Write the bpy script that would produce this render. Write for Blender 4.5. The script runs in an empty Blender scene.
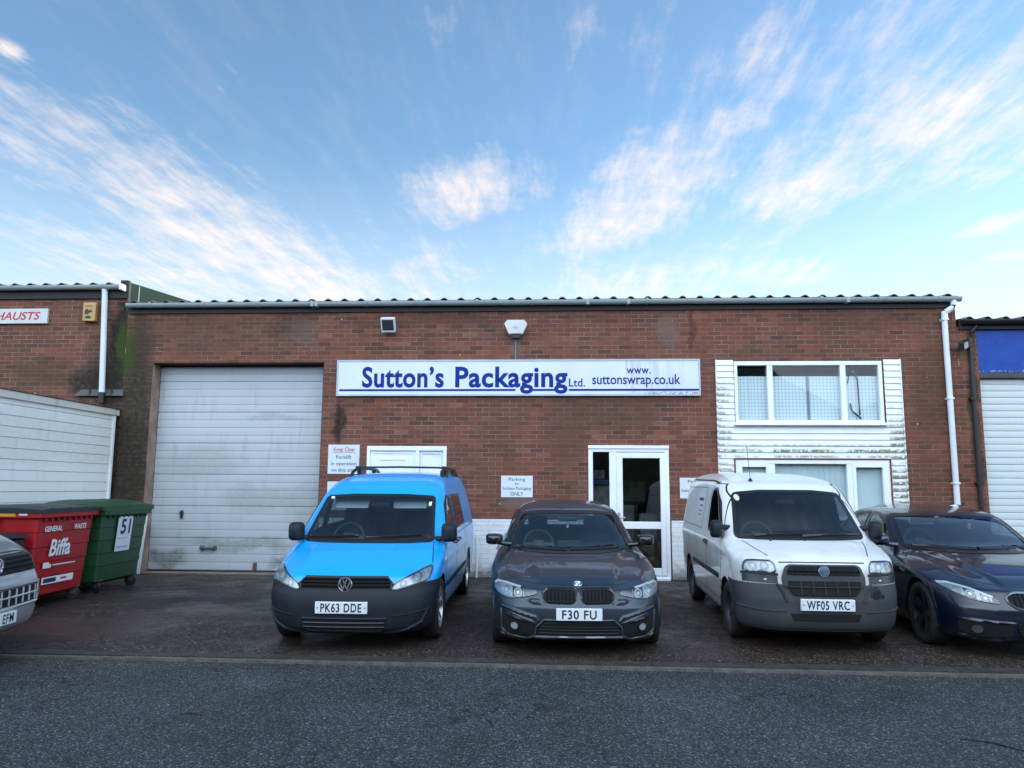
import bpy, bmesh, math, random
import numpy as np
from mathutils import Vector, Matrix, Euler
from mathutils.bvhtree import BVHTree

random.seed(7)
SC = bpy.context.scene
COL = SC.collection
rad = math.radians

# ------------------------------------------------------------------ mesh helpers
class MB:
    """collects geometry for ONE mesh object"""
    def __init__(s):
        s.v, s.f, s.m, s.s = [], [], [], []
    def add(s, verts, faces, mi=0, smooth=False):
        o = len(s.v)
        s.v += [tuple(float(c) for c in p) for p in verts]
        for f in faces:
            s.f.append([i + o for i in f]); s.m.append(mi); s.s.append(smooth)
        return s
    def box(s, x0, x1, y0, y1, z0, z1, mi=0):
        v = [(x0,y0,z0),(x1,y0,z0),(x1,y1,z0),(x0,y1,z0),(x0,y0,z1),(x1,y0,z1),(x1,y1,z1),(x0,y1,z1)]
        return s.add(v, [(0,3,2,1),(4,5,6,7),(0,1,5,4),(1,2,6,5),(2,3,7,6),(3,0,4,7)], mi)
    def hexa(s, v, mi=0):
        return s.add(v, [(0,3,2,1),(4,5,6,7),(0,1,5,4),(1,2,6,5),(2,3,7,6),(3,0,4,7)], mi)
    def quad(s, a, b, c, d, mi=0):
        return s.add([a,b,c,d], [(0,1,2,3)], mi)
    def tube(s, pts, r, n=10, mi=0, cap=True):
        pts = [Vector(p) for p in pts]
        rs = r if isinstance(r, (list, tuple)) else [r]*len(pts)
        rings = []
        for i, p in enumerate(pts):
            d = (pts[min(i+1, len(pts)-1)] - pts[max(i-1, 0)]).normalized()
            a = Vector((0,0,1)) if abs(d.z) < .9 else Vector((1,0,0))
            u = d.cross(a).normalized(); w = d.cross(u)
            rings.append([p + (u*math.cos(t*2*math.pi/n) + w*math.sin(t*2*math.pi/n))*rs[i] for t in range(n)])
        v = [q for R in rings for q in R]; f = []
        for i in range(len(pts)-1):
            for t in range(n):
                a = i*n+t; b = i*n+(t+1) % n
                f.append((a, b, b+n, a+n))
        s.add(v, f, mi, True)
        if cap:
            s.add(rings[0], [tuple(range(n))], mi); s.add(rings[-1], [tuple(range(n))], mi)
        return s
    def lathe(s, prof, axis='x', n=32, c=(0,0,0), mi=0, smooth=True, close=False):
        """prof: list of (axial, radius)"""
        v, f = [], []
        for (a, r) in prof:
            for t in range(n):
                th = 2*math.pi*t/n; p, q = r*math.cos(th), r*math.sin(th)
                v.append({'x': (a,p,q), 'y': (p,a,q), 'z': (p,q,a)}[axis])
        v = [(x+c[0], y+c[1], z+c[2]) for x, y, z in v]
        m = len(prof)
        for i in range(m if close else m-1):
            j = (i+1) % m
            for t in range(n):
                u = (t+1) % n
                f.append((i*n+t, i*n+u, j*n+u, j*n+t))
        return s.add(v, f, mi, smooth)
    def prism(s, poly, a0, a1, plane='xz', mi=0):
        """extrude a 2D polygon along the third axis from a0 to a1"""
        def P(u, w, a):
            return {'xz': (u,a,w), 'yz': (a,u,w), 'xy': (u,w,a)}[plane]
        n = len(poly)
        v = [P(u,w,a0) for u,w in poly] + [P(u,w,a1) for u,w in poly]
        f = [tuple(range(n)), tuple(range(2*n-1, n-1, -1))] + [(i,(i+1)%n,(i+1)%n+n,i+n) for i in range(n)]
        return s.add(v, f, mi)
    def xform(s, fn, start=0):
        s.v = s.v[:start] + [tuple(fn(Vector(p))) for p in s.v[start:]]
        return s

def tag(o, label=None, cat=None, group=None, kind=None):
    if label: o['label'] = label
    if cat: o['category'] = cat
    if group: o['group'] = group
    if kind: o['kind'] = kind
    return o

def link(name, mb, mats, parent=None, bevel=0, sharp=35, seg=2, recalc=True):
    me = bpy.data.meshes.new(name)
    me.from_pydata(mb.v, [], mb.f)
    me.polygons.foreach_set('material_index', mb.m)
    me.polygons.foreach_set('use_smooth', mb.s)
    for m in (mats if isinstance(mats, (list, tuple)) else [mats]):
        me.materials.append(m)
    if recalc:
        bm = bmesh.new(); bm.from_mesh(me)
        bmesh.ops.recalc_face_normals(bm, faces=bm.faces)
        bm.to_mesh(me); bm.free()
    if sharp: me.set_sharp_from_angle(angle=rad(sharp))
    o = bpy.data.objects.new(name, me); COL.objects.link(o)
    if parent: o.parent = parent
    if bevel:
        b = o.modifiers.new('bevel', 'BEVEL'); b.width = bevel; b.segments = seg
        b.limit_method = 'ANGLE'; b.angle_limit = rad(40)
    return o

def empty(name, loc=(0,0,0), rot=(0,0,0)):
    o = bpy.data.objects.new(name, None); COL.objects.link(o)
    o.location = loc; o.rotation_euler = rot; o.empty_display_size = .3
    return o

def copy_tree(o, parent=None):
    c = o.copy(); COL.objects.link(c)
    if parent: c.parent = parent
    for ch in list(o.children): copy_tree(ch, c)
    return c

def text_mesh(s, bold=0.0, shear=0.0, spacing=1.0):
    cu = bpy.data.curves.new('lettering', 'FONT')
    cu.body = s; cu.offset = bold; cu.shear = shear; cu.space_character = spacing
    cu.resolution_u = 4
    o = bpy.data.objects.new('lettering', cu); COL.objects.link(o)
    dg = bpy.context.evaluated_depsgraph_get()
    me = bpy.data.meshes.new_from_object(o.evaluated_get(dg))
    v = [tuple(p.co) for p in me.vertices]; f = [tuple(p.vertices) for p in me.polygons]
    bpy.data.objects.remove(o); bpy.data.curves.remove(cu); bpy.data.meshes.remove(me)
    return v, f
CAP = [None]
def text(mb, s, u0, u1, base, cap, place, mi=0, bold=0.0, shear=0.0, spacing=1.0):
    """lettering fitted between u0 and u1, cap height given; place(u, w) -> 3D point"""
    if CAP[0] is None:
        v, f = text_mesh('H'); CAP[0] = max(p[1] for p in v)
    v, f = text_mesh(s, bold, shear, spacing)
    x0 = min(p[0] for p in v); x1 = max(p[0] for p in v)
    sx = (u1-u0)/(x1-x0); sy = cap/CAP[0]
    mb.add([place(u0+(p[0]-x0)*sx, base+p[1]*sy) for p in v], f, mi)

# ------------------------------------------------------------------ node helpers
def newmat(name):
    m = bpy.data.materials.new(name); m.use_nodes = True
    nt = m.node_tree; b = nt.nodes['Principled BSDF']
    return m, nt, b
def N(nt, typ, **kw):
    n = nt.nodes.new(typ)
    for k, v in kw.items():
        if hasattr(n, k): setattr(n, k, v)
        else: n.inputs[k.replace('_', ' ')].default_value = v
    return n
def L(nt, a, b): nt.links.new(a, b)
def noise(nt, vec, scale, detail=4, rough=.55, dist=0.0):
    n = N(nt, 'ShaderNodeTexNoise'); n.inputs['Scale'].default_value = scale
    n.inputs['Detail'].default_value = detail; n.inputs['Roughness'].default_value = rough
    n.inputs['Distortion'].default_value = dist
    if vec is not None: L(nt, vec, n.inputs['Vector'])
    return n.outputs['Fac']
def ramp(nt, fac, stops, interp='LINEAR'):
    r = N(nt, 'ShaderNodeValToRGB'); r.color_ramp.interpolation = interp
    e = r.color_ramp.elements
    while len(e) < len(stops): e.new(.5)
    for el, (p, c) in zip(e, stops):
        el.position = p; el.color = (c[0], c[1], c[2], 1) if isinstance(c, (tuple, list)) else (c, c, c, 1)
    L(nt, fac, r.inputs['Fac']); return r.outputs['Color']
def mix(nt, fac, a, b, blend='MIX'):
    n = N(nt, 'ShaderNodeMix'); n.data_type = 'RGBA'; n.blend_type = blend
    for sock, v in ((n.inputs[0], fac), (n.inputs[6], a), (n.inputs[7], b)):
        if isinstance(v, (int, float)): sock.default_value = v
        elif isinstance(v, tuple): sock.default_value = (v[0], v[1], v[2], 1)
        else: L(nt, v, sock)
    return n.outputs[2]
def mth(nt, op, a, b=0.0, c=None, clamp=False):
    n = N(nt, 'ShaderNodeMath'); n.operation = op; n.use_clamp = clamp
    for i, v in enumerate((a, b) if c is None else (a, b, c)):
        if isinstance(v, (int, float)): n.inputs[i].default_value = v
        else: L(nt, v, n.inputs[i])
    return n.outputs[0]
def sstep(nt, v, a, b):
    n = N(nt, 'ShaderNodeMapRange'); n.interpolation_type = 'SMOOTHSTEP'
    n.inputs['From Min'].default_value = a; n.inputs['From Max'].default_value = b
    L(nt, v, n.inputs['Value']); return n.outputs['Result']
def coords(nt, kind='Object'):
    return N(nt, 'ShaderNodeTexCoord').outputs[kind]
def sep(nt, v):
    n = N(nt, 'ShaderNodeSeparateXYZ'); L(nt, v, n.inputs[0]); return n.outputs
def comb(nt, x, y, z=0.0):
    n = N(nt, 'ShaderNodeCombineXYZ')
    for i, v in enumerate((x, y, z)):
        if isinstance(v, (int, float)): n.inputs[i].default_value = v
        else: L(nt, v, n.inputs[i])
    return n.outputs[0]
def bump(nt, b, h, strength=.3, dist=.01):
    n = N(nt, 'ShaderNodeBump'); n.inputs['Strength'].default_value = strength; n.inputs['Distance'].default_value = dist
    L(nt, h, n.inputs['Height']); L(nt, n.outputs[0], b.inputs['Normal']); return n
def simple(name, col, rough=.5, metal=0.0, coat=0.0, spec=.5, var=.12, vscale=3.0, fine=0.0):
    """plain painted / plastic / metal surface with a slight natural unevenness"""
    m, nt, b = newmat(name)
    b.inputs['Roughness'].default_value = rough; b.inputs['Metallic'].default_value = metal
    b.inputs['Coat Weight'].default_value = coat; b.inputs['Coat Roughness'].default_value = .04
    b.inputs['Specular IOR Level'].default_value = spec
    co = coords(nt)
    if var:
        n = noise(nt, co, vscale, 5)
        lo = tuple(c*(1-var) for c in col); hi = tuple(min(1, c*(1+var)) for c in col)
        L(nt, ramp(nt, n, [(.3, lo), (.7, hi)]), b.inputs['Base Color'])
        L(nt, mth(nt, 'ADD', mth(nt, 'MULTIPLY', n, .16), rough-.08, clamp=True), b.inputs['Roughness'])
    else:
        b.inputs['Base Color'].default_value = (*col, 1)
    if fine:
        bump(nt, b, noise(nt, co, 220, 3), fine, .002)
    return m
def glass_mat(name, tint=(.6,.68,.68), refl=1.0, rough=0.0, base=.045):
    """single-pane glass: tinted see-through with Schlick reflection"""
    m = bpy.data.materials.new(name); m.use_nodes = True; nt = m.node_tree
    nt.nodes.clear()
    out = N(nt, 'ShaderNodeOutputMaterial'); mx = N(nt, 'ShaderNodeMixShader')
    tr = N(nt, 'ShaderNodeBsdfTransparent'); tr.inputs[0].default_value = (*tint, 1)
    gl = N(nt, 'ShaderNodeBsdfGlossy'); gl.inputs['Roughness'].default_value = rough
    lw = N(nt, 'ShaderNodeLayerWeight'); lw.inputs['Blend'].default_value = .5
    f5 = mth(nt, 'POWER', lw.outputs['Facing'], 5.0)
    fac = mth(nt, 'ADD', mth(nt, 'MULTIPLY', f5, (1-base)*refl), base*refl, clamp=True)
    L(nt, fac, mx.inputs[0]); L(nt, tr.outputs[0], mx.inputs[1]); L(nt, gl.outputs[0], mx.inputs[2])
    L(nt, mx.outputs[0], out.inputs[0])
    return m

# ------------------------------------------------------------------ camera
cam = bpy.data.cameras.new('camera'); camo = bpy.data.objects.new('camera', cam); COL.objects.link(camo)
cam.sensor_width = 36; cam.lens = 769/1024*36; cam.clip_end = 3000; cam.clip_start = .05
Rm = Matrix.Rotation(rad(3.4), 3, 'Z') @ Matrix.Rotation(rad(97.69), 3, 'X') @ Matrix.Rotation(rad(.35), 3, 'Z')
camo.location = (0, -13.2, 1.5); camo.rotation_euler = Rm.to_euler()
SC.camera = camo
SC.view_settings.view_transform = 'Standard'; SC.view_settings.look = 'None'
SC.view_settings.gamma = 1; SC.view_settings.use_curve_mapping = False
SC.view_settings.exposure = EXPOSURE = 1.05

# ------------------------------------------------------------------ sky, clouds and sun
SUN_EL, SUN_AZ = 9.0, 64.0         # low sun behind the building, off to the right (azimuth from +Y towards +X)
w = bpy.data.worlds.new('World'); SC.world = w; w.use_nodes = True
nt = w.node_tree; nt.nodes.clear()
out = N(nt, 'ShaderNodeOutputWorld'); bg = N(nt, 'ShaderNodeBackground')
sky = N(nt, 'ShaderNodeTexSky'); sky.sky_type = 'NISHITA'; sky.sun_disc = False
sky.sun_elevation = rad(SUN_EL); sky.sun_rotation = rad(SUN_AZ); sky.air_density = 1.0; sky.dust_density = .12; sky.ozone_density = 1.8
SKY_S = .15
bg.inputs['Strength'].default_value = SKY_S
gen = coords(nt, 'Generated'); sx, sy, sz = sep(nt, gen)
zc = mth(nt, 'MAXIMUM', sz, .03)
px = mth(nt, 'DIVIDE', sx, zc); py = mth(nt, 'DIVIDE', sy, zc)
pv = comb(nt, px, py)
# warped planar coordinates (a flat cloud layer seen in perspective)
wn = N(nt, 'ShaderNodeTexNoise'); wn.inputs['Scale'].default_value = 2.2; wn.inputs['Detail'].default_value = 6; wn.inputs['Roughness'].default_value = .6
L(nt, pv, wn.inputs['Vector'])
wsub = N(nt, 'ShaderNodeVectorMath'); wsub.operation = 'SUBTRACT'; wsub.inputs[1].default_value = (.5,.5,.5); L(nt, wn.outputs['Color'], wsub.inputs[0])
wsc = N(nt, 'ShaderNodeVectorMath'); wsc.operation = 'MULTIPLY'; wsc.inputs[1].default_value = (.22, .42, 0); L(nt, wsub.outputs[0], wsc.inputs[0])
wadd = N(nt, 'ShaderNodeVectorMath'); wadd.operation = 'ADD'; L(nt, pv, wadd.inputs[0]); L(nt, wsc.outputs[0], wadd.inputs[1])
wv = wadd.outputs[0]
BLOBS = [(-1.286,3.232,1.435,1.814,0.361,1.00),(-1.372,2.079,1.474,0.521,0.147,0.80),(-1.871,3.540,1.626,1.073,0.580,0.80),
 (-1.420,3.758,1.674,1.182,0.222,0.60),(-1.194,3.826,-1.120,1.216,0.200,0.70),(-0.308,2.502,-1.019,0.436,0.185,1.00),
 (0.403,3.826,-1.368,0.837,0.487,0.80),(0.947,3.563,-0.909,0.419,0.338,0.80),(0.285,2.609,-1.233,0.941,0.216,1.00),
 (0.538,1.888,-1.229,0.385,0.124,0.55),(0.912,2.312,-1.303,0.812,0.239,1.00),(1.095,2.337,-0.960,0.471,0.249,0.70),
 (0.186,1.577,-0.978,0.173,0.091,0.55),(-0.283,1.538,-0.632,0.116,0.091,0.45),(1.653,2.875,-0.949,0.232,0.102,0.90),
 (1.962,3.257,-1.217,0.184,0.097,0.80),(-0.763,1.800,-0.414,0.128,0.067,0.40),(-1.193,2.867,-0.419,0.093,0.089,0.90),
 (-1.275,1.585,-0.163,0.060,0.044,1.00),(0.720,1.929,-1.103,0.646,0.431,0.6),(1.35,2.05,-1.15,.75,.30,.85),(.45,1.72,-1.1,.35,.10,.7),(.0,1.66,-1.0,.28,.07,.4),(-.25,1.75,-.9,.3,.07,.35),(.1,2.9,-1.2,.45,.14,.6),(.75,3.0,-1.2,.5,.2,.6),(-.62,3.6,-1.45,.9,.25,.7)]
acc = None
for (cx, cy, ang, hl, hw, wt) in BLOBS:
    mp = N(nt, 'ShaderNodeMapping'); mp.vector_type = 'TEXTURE'
    mp.inputs['Location'].default_value = (cx, cy, 0); mp.inputs['Rotation'].default_value = (0, 0, ang)
    mp.inputs['Scale'].default_value = (hl*1.6, hw*2.1, 1)
    L(nt, wv, mp.inputs['Vector'])
    ln = N(nt, 'ShaderNodeVectorMath'); ln.operation = 'LENGTH'; L(nt, mp.outputs[0], ln.inputs[0])
    r = N(nt, 'ShaderNodeMapRange'); r.interpolation_type = 'SMOOTHSTEP'
    r.inputs['From Min'].default_value = 1.0; r.inputs['From Max'].default_value = .1
    r.inputs['To Min'].default_value = 0; r.inputs['To Max'].default_value = wt
    L(nt, ln.outputs['Value'], r.inputs['Value'])
    acc = r.outputs[0] if acc is None else mth(nt, 'MAXIMUM', acc, r.outputs[0])
# fibrous cirrus texture: stretched along the view direction
stv = N(nt, 'ShaderNodeMapping'); stv.inputs['Rotation'].default_value = (0, 0, rad(-14)); stv.inputs['Scale'].default_value = (7.5, 1.5, 1)
w3 = N(nt, 'ShaderNodeVectorMath'); w3.operation = 'SCALE'; w3.inputs['Scale'].default_value = .22; L(nt, wsc.outputs[0], w3.inputs[0])
w4 = N(nt, 'ShaderNodeVectorMath'); w4.operation = 'ADD'; L(nt, pv, w4.inputs[0]); L(nt, w3.outputs[0], w4.inputs[1])
L(nt, w4.outputs[0], stv.inputs['Vector'])
fib = noise(nt, stv.outputs[0], 1.5, 10, .68, .12)
puff = noise(nt, pv, 5.0, 10, .7)
tex = mth(nt, 'ADD', mth(nt, 'MULTIPLY', fib, .65), mth(nt, 'MULTIPLY', puff, .35))
dens = sstep(nt, mth(nt, 'ADD', tex, mth(nt, 'MULTIPLY', mth(nt, 'SUBTRACT', acc, 1.0), .36)), .25, .73)
# looser cloud elsewhere; unseen bright cloud added behind the camera to light the facade
gen_c = sstep(nt, noise(nt, stv.outputs[0], .55, 7, .6), .5, .72)
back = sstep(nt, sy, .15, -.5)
dens2 = mth(nt, 'MULTIPLY', mth(nt, 'MULTIPLY', gen_c, .9), back)
thin = mth(nt, 'MULTIPLY', sstep(nt, fib, .43, .78), .08)
fill_veil = mth(nt, 'MULTIPLY', back, .55)
dens = mth(nt, 'MAXIMUM', dens, thin, clamp=True)
up = sstep(nt, sz, 0.0, .08)
skyc = mix(nt, 1.0, sky.outputs[0], (.93, 1.03, 1.12), 'MULTIPLY')
skyc = mix(nt, mth(nt, 'MULTIPLY', sstep(nt, sz, .42, .10), .58), skyc, (3.45, 3.75, 3.95))      # paler air towards the horizon
skyc = mix(nt, mth(nt, 'MULTIPLY', mth(nt, 'MAXIMUM', dens2, fill_veil), up), skyc, (12.8, 15.4, 18.6))  # added rear cloud, brightened as fill light
skyc = mix(nt, mth(nt, 'MULTIPLY', mth(nt, 'MULTIPLY', dens, .88), up), skyc, (4.15, 3.55, 3.15))
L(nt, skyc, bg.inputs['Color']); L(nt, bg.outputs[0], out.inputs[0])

sl = bpy.data.lights.new('sun', 'SUN'); sl.energy = 2.0; sl.angle = rad(.5); sl.color = (1, .9, .78)
so = bpy.data.objects.new('sun', sl); COL.objects.link(so)
sd = Vector((math.sin(rad(SUN_AZ))*math.cos(rad(SUN_EL)), math.cos(rad(SUN_AZ))*math.cos(rad(SUN_EL)), math.sin(rad(SUN_EL))))
so.rotation_euler = sd.to_track_quat('Z', 'Y').to_euler(); so.location = (20, 20, 20)
# ------------------------------------------------------------------ materials of the place
def stains_color(nt, base, stains, co):
    """irregular stains with their own outline: (x, z, rx, rz, colour, strength)"""
    x, y, z = sep(nt, co)
    nz = N(nt, 'ShaderNodeTexNoise'); nz.inputs['Scale'].default_value = 2.2; nz.inputs['Detail'].default_value = 7; nz.inputs['Roughness'].default_value = .65
    L(nt, co, nz.inputs['Vector'])
    sb = N(nt, 'ShaderNodeVectorMath'); sb.operation = 'SUBTRACT'; sb.inputs[1].default_value = (.5,.5,.5); L(nt, nz.outputs['Color'], sb.inputs[0])
    mu = N(nt, 'ShaderNodeVectorMath'); mu.operation = 'MULTIPLY'; mu.inputs[1].default_value = (.5,.5,0); L(nt, sb.outputs[0], mu.inputs[0])
    ad = N(nt, 'ShaderNodeVectorMath'); ad.operation = 'ADD'; L(nt, comb(nt, x, z), ad.inputs[0]); L(nt, mu.outputs[0], ad.inputs[1])
    fine = noise(nt, co, 14, 6, .7)
    for (cx, cz, rx, rz, colr, st) in stains:
        mp = N(nt, 'ShaderNodeMapping'); mp.vector_type = 'TEXTURE'
        mp.inputs['Location'].default_value = (cx, cz, 0); mp.inputs['Scale'].default_value = (rx, rz, 1)
        L(nt, ad.outputs[0], mp.inputs['Vector'])
        ln = N(nt, 'ShaderNodeVectorMath'); ln.operation = 'LENGTH'; L(nt, mp.outputs[0], ln.inputs[0])
        m = sstep(nt, ln.outputs['Value'], 1.1, .45)
        m = mth(nt, 'MULTIPLY', mth(nt, 'MULTIPLY', m, st), mth(nt, 'ADD', mth(nt, 'MULTIPLY', fine, 2.2), -.25), clamp=True)
        base = mix(nt, m, base, colr)
    return base

def brick_mat(name, stains=(), mortar=(.27,.21,.175), mw=.0058, hue=1.0):
    m, nt, b = newmat(name)
    co = coords(nt); x, y, z = sep(nt, co)
    wob = mth(nt, 'MULTIPLY', mth(nt, 'SUBTRACT', noise(nt, co, 9, 3), .5), .006)
    uv = comb(nt, mth(nt, 'ADD', x, y), mth(nt, 'ADD', z, wob))
    br = N(nt, 'ShaderNodeTexBrick')
    br.inputs['Scale'].default_value = 1; br.inputs['Brick Width'].default_value = .235; br.inputs['Row Height'].default_value = .0777
    br.inputs['Mortar Size'].default_value = mw; br.inputs['Mortar Smooth'].default_value = .35; br.inputs['Bias'].default_value = 0
    br.inputs['Color1'].default_value = (0,0,0,1); br.inputs['Color2'].default_value = (1,1,1,1); br.inputs['Mortar'].default_value = (.5,.5,.5,1)
    L(nt, uv, br.inputs['Vector'])
    h = hue
    c = ramp(nt, br.outputs['Color'], [(0,(.10,.045,.030)),(.08,(.135*h,.054,.035)),(.28,(.165*h,.060,.038)),(.5,(.19*h,.066,.041)),(.75,(.215*h,.071,.044)),(.95,(.235*h,.086,.054)),(1,(.25,.108,.07))])
    big = noise(nt, co, .75, 5, .6)
    c = mix(nt, mth(nt, 'MULTIPLY', sstep(nt, big, .42, .66), .5), c, (.105,.056,.035))
    grain = noise(nt, co, 60, 4, .7)
    c = mix(nt, .55, c, ramp(nt, grain, [(.25,.55),(.75,1.25)]), 'MULTIPLY')
    mcol = ramp(nt, noise(nt, co, 3, 4), [(.35, tuple(v*.45 for v in mortar)),(.7, mortar)])
    c = mix(nt, br.outputs['Fac'], c, mcol)
    c = stains_color(nt, c, stains, co)
    # scattered lime specks
    vo = N(nt, 'ShaderNodeTexVoronoi'); vo.inputs['Scale'].default_value = 4.2; L(nt, co, vo.inputs['Vector'])
    sp = mth(nt, 'LESS_THAN', vo.outputs['Distance'], .055)
    c = mix(nt, mth(nt, 'MULTIPLY', sp, mth(nt, 'GREATER_THAN', noise(nt, co, 1.1, 2), .56)), c, (.42,.38,.34))
    L(nt, c, b.inputs['Base Color']); b.inputs['Roughness'].default_value = .88; b.inputs['Specular IOR Level'].default_value = .25
    hgt = mth(nt, 'ADD', mth(nt, 'MULTIPLY', br.outputs['Fac'], -1.0), mth(nt, 'MULTIPLY', grain, .45))
    bump(nt, b, hgt, .55, .006)
    return m

GREEN = (.035,.065,.008); BLK = (.018,.017,.013); DAMP = (.05,.032,.024); GREY = (.15,.125,.105)
M = {}
M['brick'] = brick_mat('brick wall', [
    (-7.52,2.1,.44,3.0,(.028,.03,.02),1.0), (-7.68,3.9,.10,.55,GREEN,.95), (-7.45,4.0,.28,.7,DAMP,.6), (-4.75,4.35,.55,.35,DAMP,.5), (-4.5,4.2,.3,.3,GREY,.4),
    (-6.3,4.2,1.3,.45,(.085,.05,.034),.6), (-2.2,4.45,2.0,.2,(.07,.036,.026),.55), (2.32,4.25,.07,.5,BLK,.55), (1.9,4.2,.22,.4,GREY,.55),
    (-.72,3.95,.1,.28,GREY,.7), (-3.82,2.62,.15,.42,BLK,1.0), (-3.7,1.55,.3,.12,BLK,.8), (5.2,4.4,1.6,.3,(.085,.04,.028),.5), (6.15,2.2,.3,1.3,(.1,.045,.03),.35),
    (-.7,1.25,.35,.14,GREY,.7), (1.0,3.0,1.2,.7,(.075,.045,.03),.5), (6.3,3.2,.4,1.0,(.08,.04,.026),.5), (.15,2.5,.5,1.0,(.08,.05,.032),.45)])
M['brick_l'] = brick_mat('old brick', [
    (-7.85,3.9,.28,1.3,BLK,1.15), (-7.78,4.0,.14,.62,GREEN,.9), (-8.45,3.35,.42,.35,BLK,.9), (-8.1,3.3,.4,.6,BLK,.8), (-9.3,3.55,.8,.3,(.075,.05,.03),.6), (-8.3,3.9,.3,.5,(.06,.045,.025),.5),(-7.8,1.6,.5,1.8,BLK,1.0)],
    mortar=(.3,.24,.2), mw=.0055, hue=.92)
M['brick_r'] = brick_mat('pier brick', [(6.95,2.6,.1,1.9,(.05,.042,.02),.8), (6.9,3.7,.12,.25,(.2,.16,.05),.6), (6.83,2.6,.07,.5,GREY,.3)])

def painted_brick():
    m, nt, b = newmat('white painted brick'); co = coords(nt); x, y, z = sep(nt, co)
    br = N(nt, 'ShaderNodeTexBrick'); br.inputs['Scale'].default_value = 1; br.inputs['Brick Width'].default_value = .235
    br.inputs['Row Height'].default_value = .0777; br.inputs['Mortar Size'].default_value = .006; br.inputs['Mortar Smooth'].default_value = .6
    L(nt, comb(nt, mth(nt, 'ADD', x, y), z), br.inputs['Vector'])
    n = noise(nt, co, 5, 7, .65)
    c = ramp(nt, n, [(.3,(.6,.6,.59)),(.5,(.76,.76,.75)),(.8,(.82,.82,.81))])
    c = mix(nt, mth(nt, 'MULTIPLY', br.outputs['Fac'], .25), c, (.3,.31,.31))
    splash = mth(nt, 'MULTIPLY', sstep(nt, mth(nt, 'ADD', z, mth(nt, 'MULTIPLY', noise(nt, co, 6, 6, .7), .5)), .52, .28), .8)
    c = mix(nt, splash, c, (.085,.08,.065))
    L(nt, c, b.inputs['Base Color']); b.inputs['Roughness'].default_value = .7
    bump(nt, b, mth(nt, 'ADD', mth(nt, 'MULTIPLY', br.outputs['Fac'], -1), mth(nt, 'MULTIPLY', n, .4)), .6, .008)
    return m
M['plinth'] = painted_brick()

def asphalt(name, dark, mid, light, tone=(1,1,1), rough=.62, scale=1.0, patches=(), wet=0.0, spec=.35, clump=.5, cscale=34):
    m, nt, b = newmat(name); co = coords(nt)
    vo = N(nt, 'ShaderNodeTexVoronoi'); vo.inputs['Scale'].default_value = 95*scale; L(nt, co, vo.inputs['Vector'])
    peb = sep(nt, vo.outputs['Color'])[0]
    pr = ramp(nt, peb, [(0,dark),(.45,mid),(.8,tuple(c*1.35 for c in mid)),(.93,light),(1,tuple(c*1.9 for c in light))])
    big = noise(nt, co, .55, 6, .62); med = noise(nt, co, 4.5, 5, .65)
    c = mix(nt, .8, pr, ramp(nt, big, [(.3,.62),(.5,.95),(.7,1.28)]), 'MULTIPLY')
    c = mix(nt, .55, c, ramp(nt, med, [(.3,.66),(.7,1.25)]), 'MULTIPLY')
    # clumps of bare aggregate that survive at a distance
    vc = N(nt, 'ShaderNodeTexVoronoi'); vc.inputs['Scale'].default_value = cscale; L(nt, co, vc.inputs['Vector'])
    c = mix(nt, clump, c, ramp(nt, sep(nt, vc.outputs['Color'])[2], [(0,.35),(.5,.8),(.85,1.35),(1,2.6)]), 'MULTIPLY')
    # larger pale chippings
    v2 = N(nt, 'ShaderNodeTexVoronoi'); v2.inputs['Scale'].default_value = 15*scale; L(nt, co, v2.inputs['Vector'])
    c = mix(nt, mth(nt, 'MULTIPLY', mth(nt, 'LESS_THAN', v2.outputs['Distance'], .075), mth(nt, 'GREATER_THAN', sep(nt, v2.outputs['Color'])[1], .72)), c, tuple(min(1, k*2.3) for k in light))
    # dark bits of debris
    v3 = N(nt, 'ShaderNodeTexVoronoi'); v3.inputs['Scale'].default_value = 4.3; L(nt, co, v3.inputs['Vector'])
    c = mix(nt, mth(nt, 'MULTIPLY', mth(nt, 'LESS_THAN', v3.outputs['Distance'], .06), mth(nt, 'GREATER_THAN', sep(nt, v3.outputs['Color'])[0], .7)), c, (.006,.006,.006))
    # hairline cracks, only here and there
    v4 = N(nt, 'ShaderNodeTexVoronoi'); v4.feature = 'DISTANCE_TO_EDGE'; v4.inputs['Scale'].default_value = .6
    wv4 = N(nt, 'ShaderNodeVectorMath'); wv4.operation = 'ADD'; L(nt, co, wv4.inputs[0])
    nz4 = N(nt, 'ShaderNodeTexNoise'); nz4.inputs['Scale'].default_value = 2.5; nz4.inputs['Detail'].default_value = 6; L(nt, co, nz4.inputs['Vector']); L(nt, nz4.outputs['Color'], wv4.inputs[1])
    L(nt, wv4.outputs[0], v4.inputs['Vector'])
    cr = mth(nt, 'MULTIPLY', mth(nt, 'LESS_THAN', v4.outputs['Distance'], .0075), sstep(nt, noise(nt, co, .8, 3), .48, .56))
    c = mix(nt, mth(nt, 'MULTIPLY', cr, .8), c, (.008,.008,.008))
    if patches:
        x, y, z = sep(nt, co)
        c = stains_color(nt, c, patches, comb(nt, x, 0, y))
    if tone != (1,1,1): c = mix(nt, 1.0, c, tone, 'MULTIPLY')
    L(nt, c, b.inputs['Base Color'])
    wetm = sstep(nt, mth(nt, 'ADD', big, mth(nt, 'MULTIPLY', med, .3)), .55, .8)
    L(nt, mth(nt, 'SUBTRACT', rough, mth(nt, 'MULTIPLY', wetm, wet)), b.inputs['Roughness'])
    b.inputs['Specular IOR Level'].default_value = spec
    bump(nt, b, mth(nt, 'ADD', mth(nt, 'MULTIPLY', vo.outputs['Distance'], -1.2), mth(nt, 'MULTIPLY', med, .5)), .5, .006)
    return m
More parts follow.
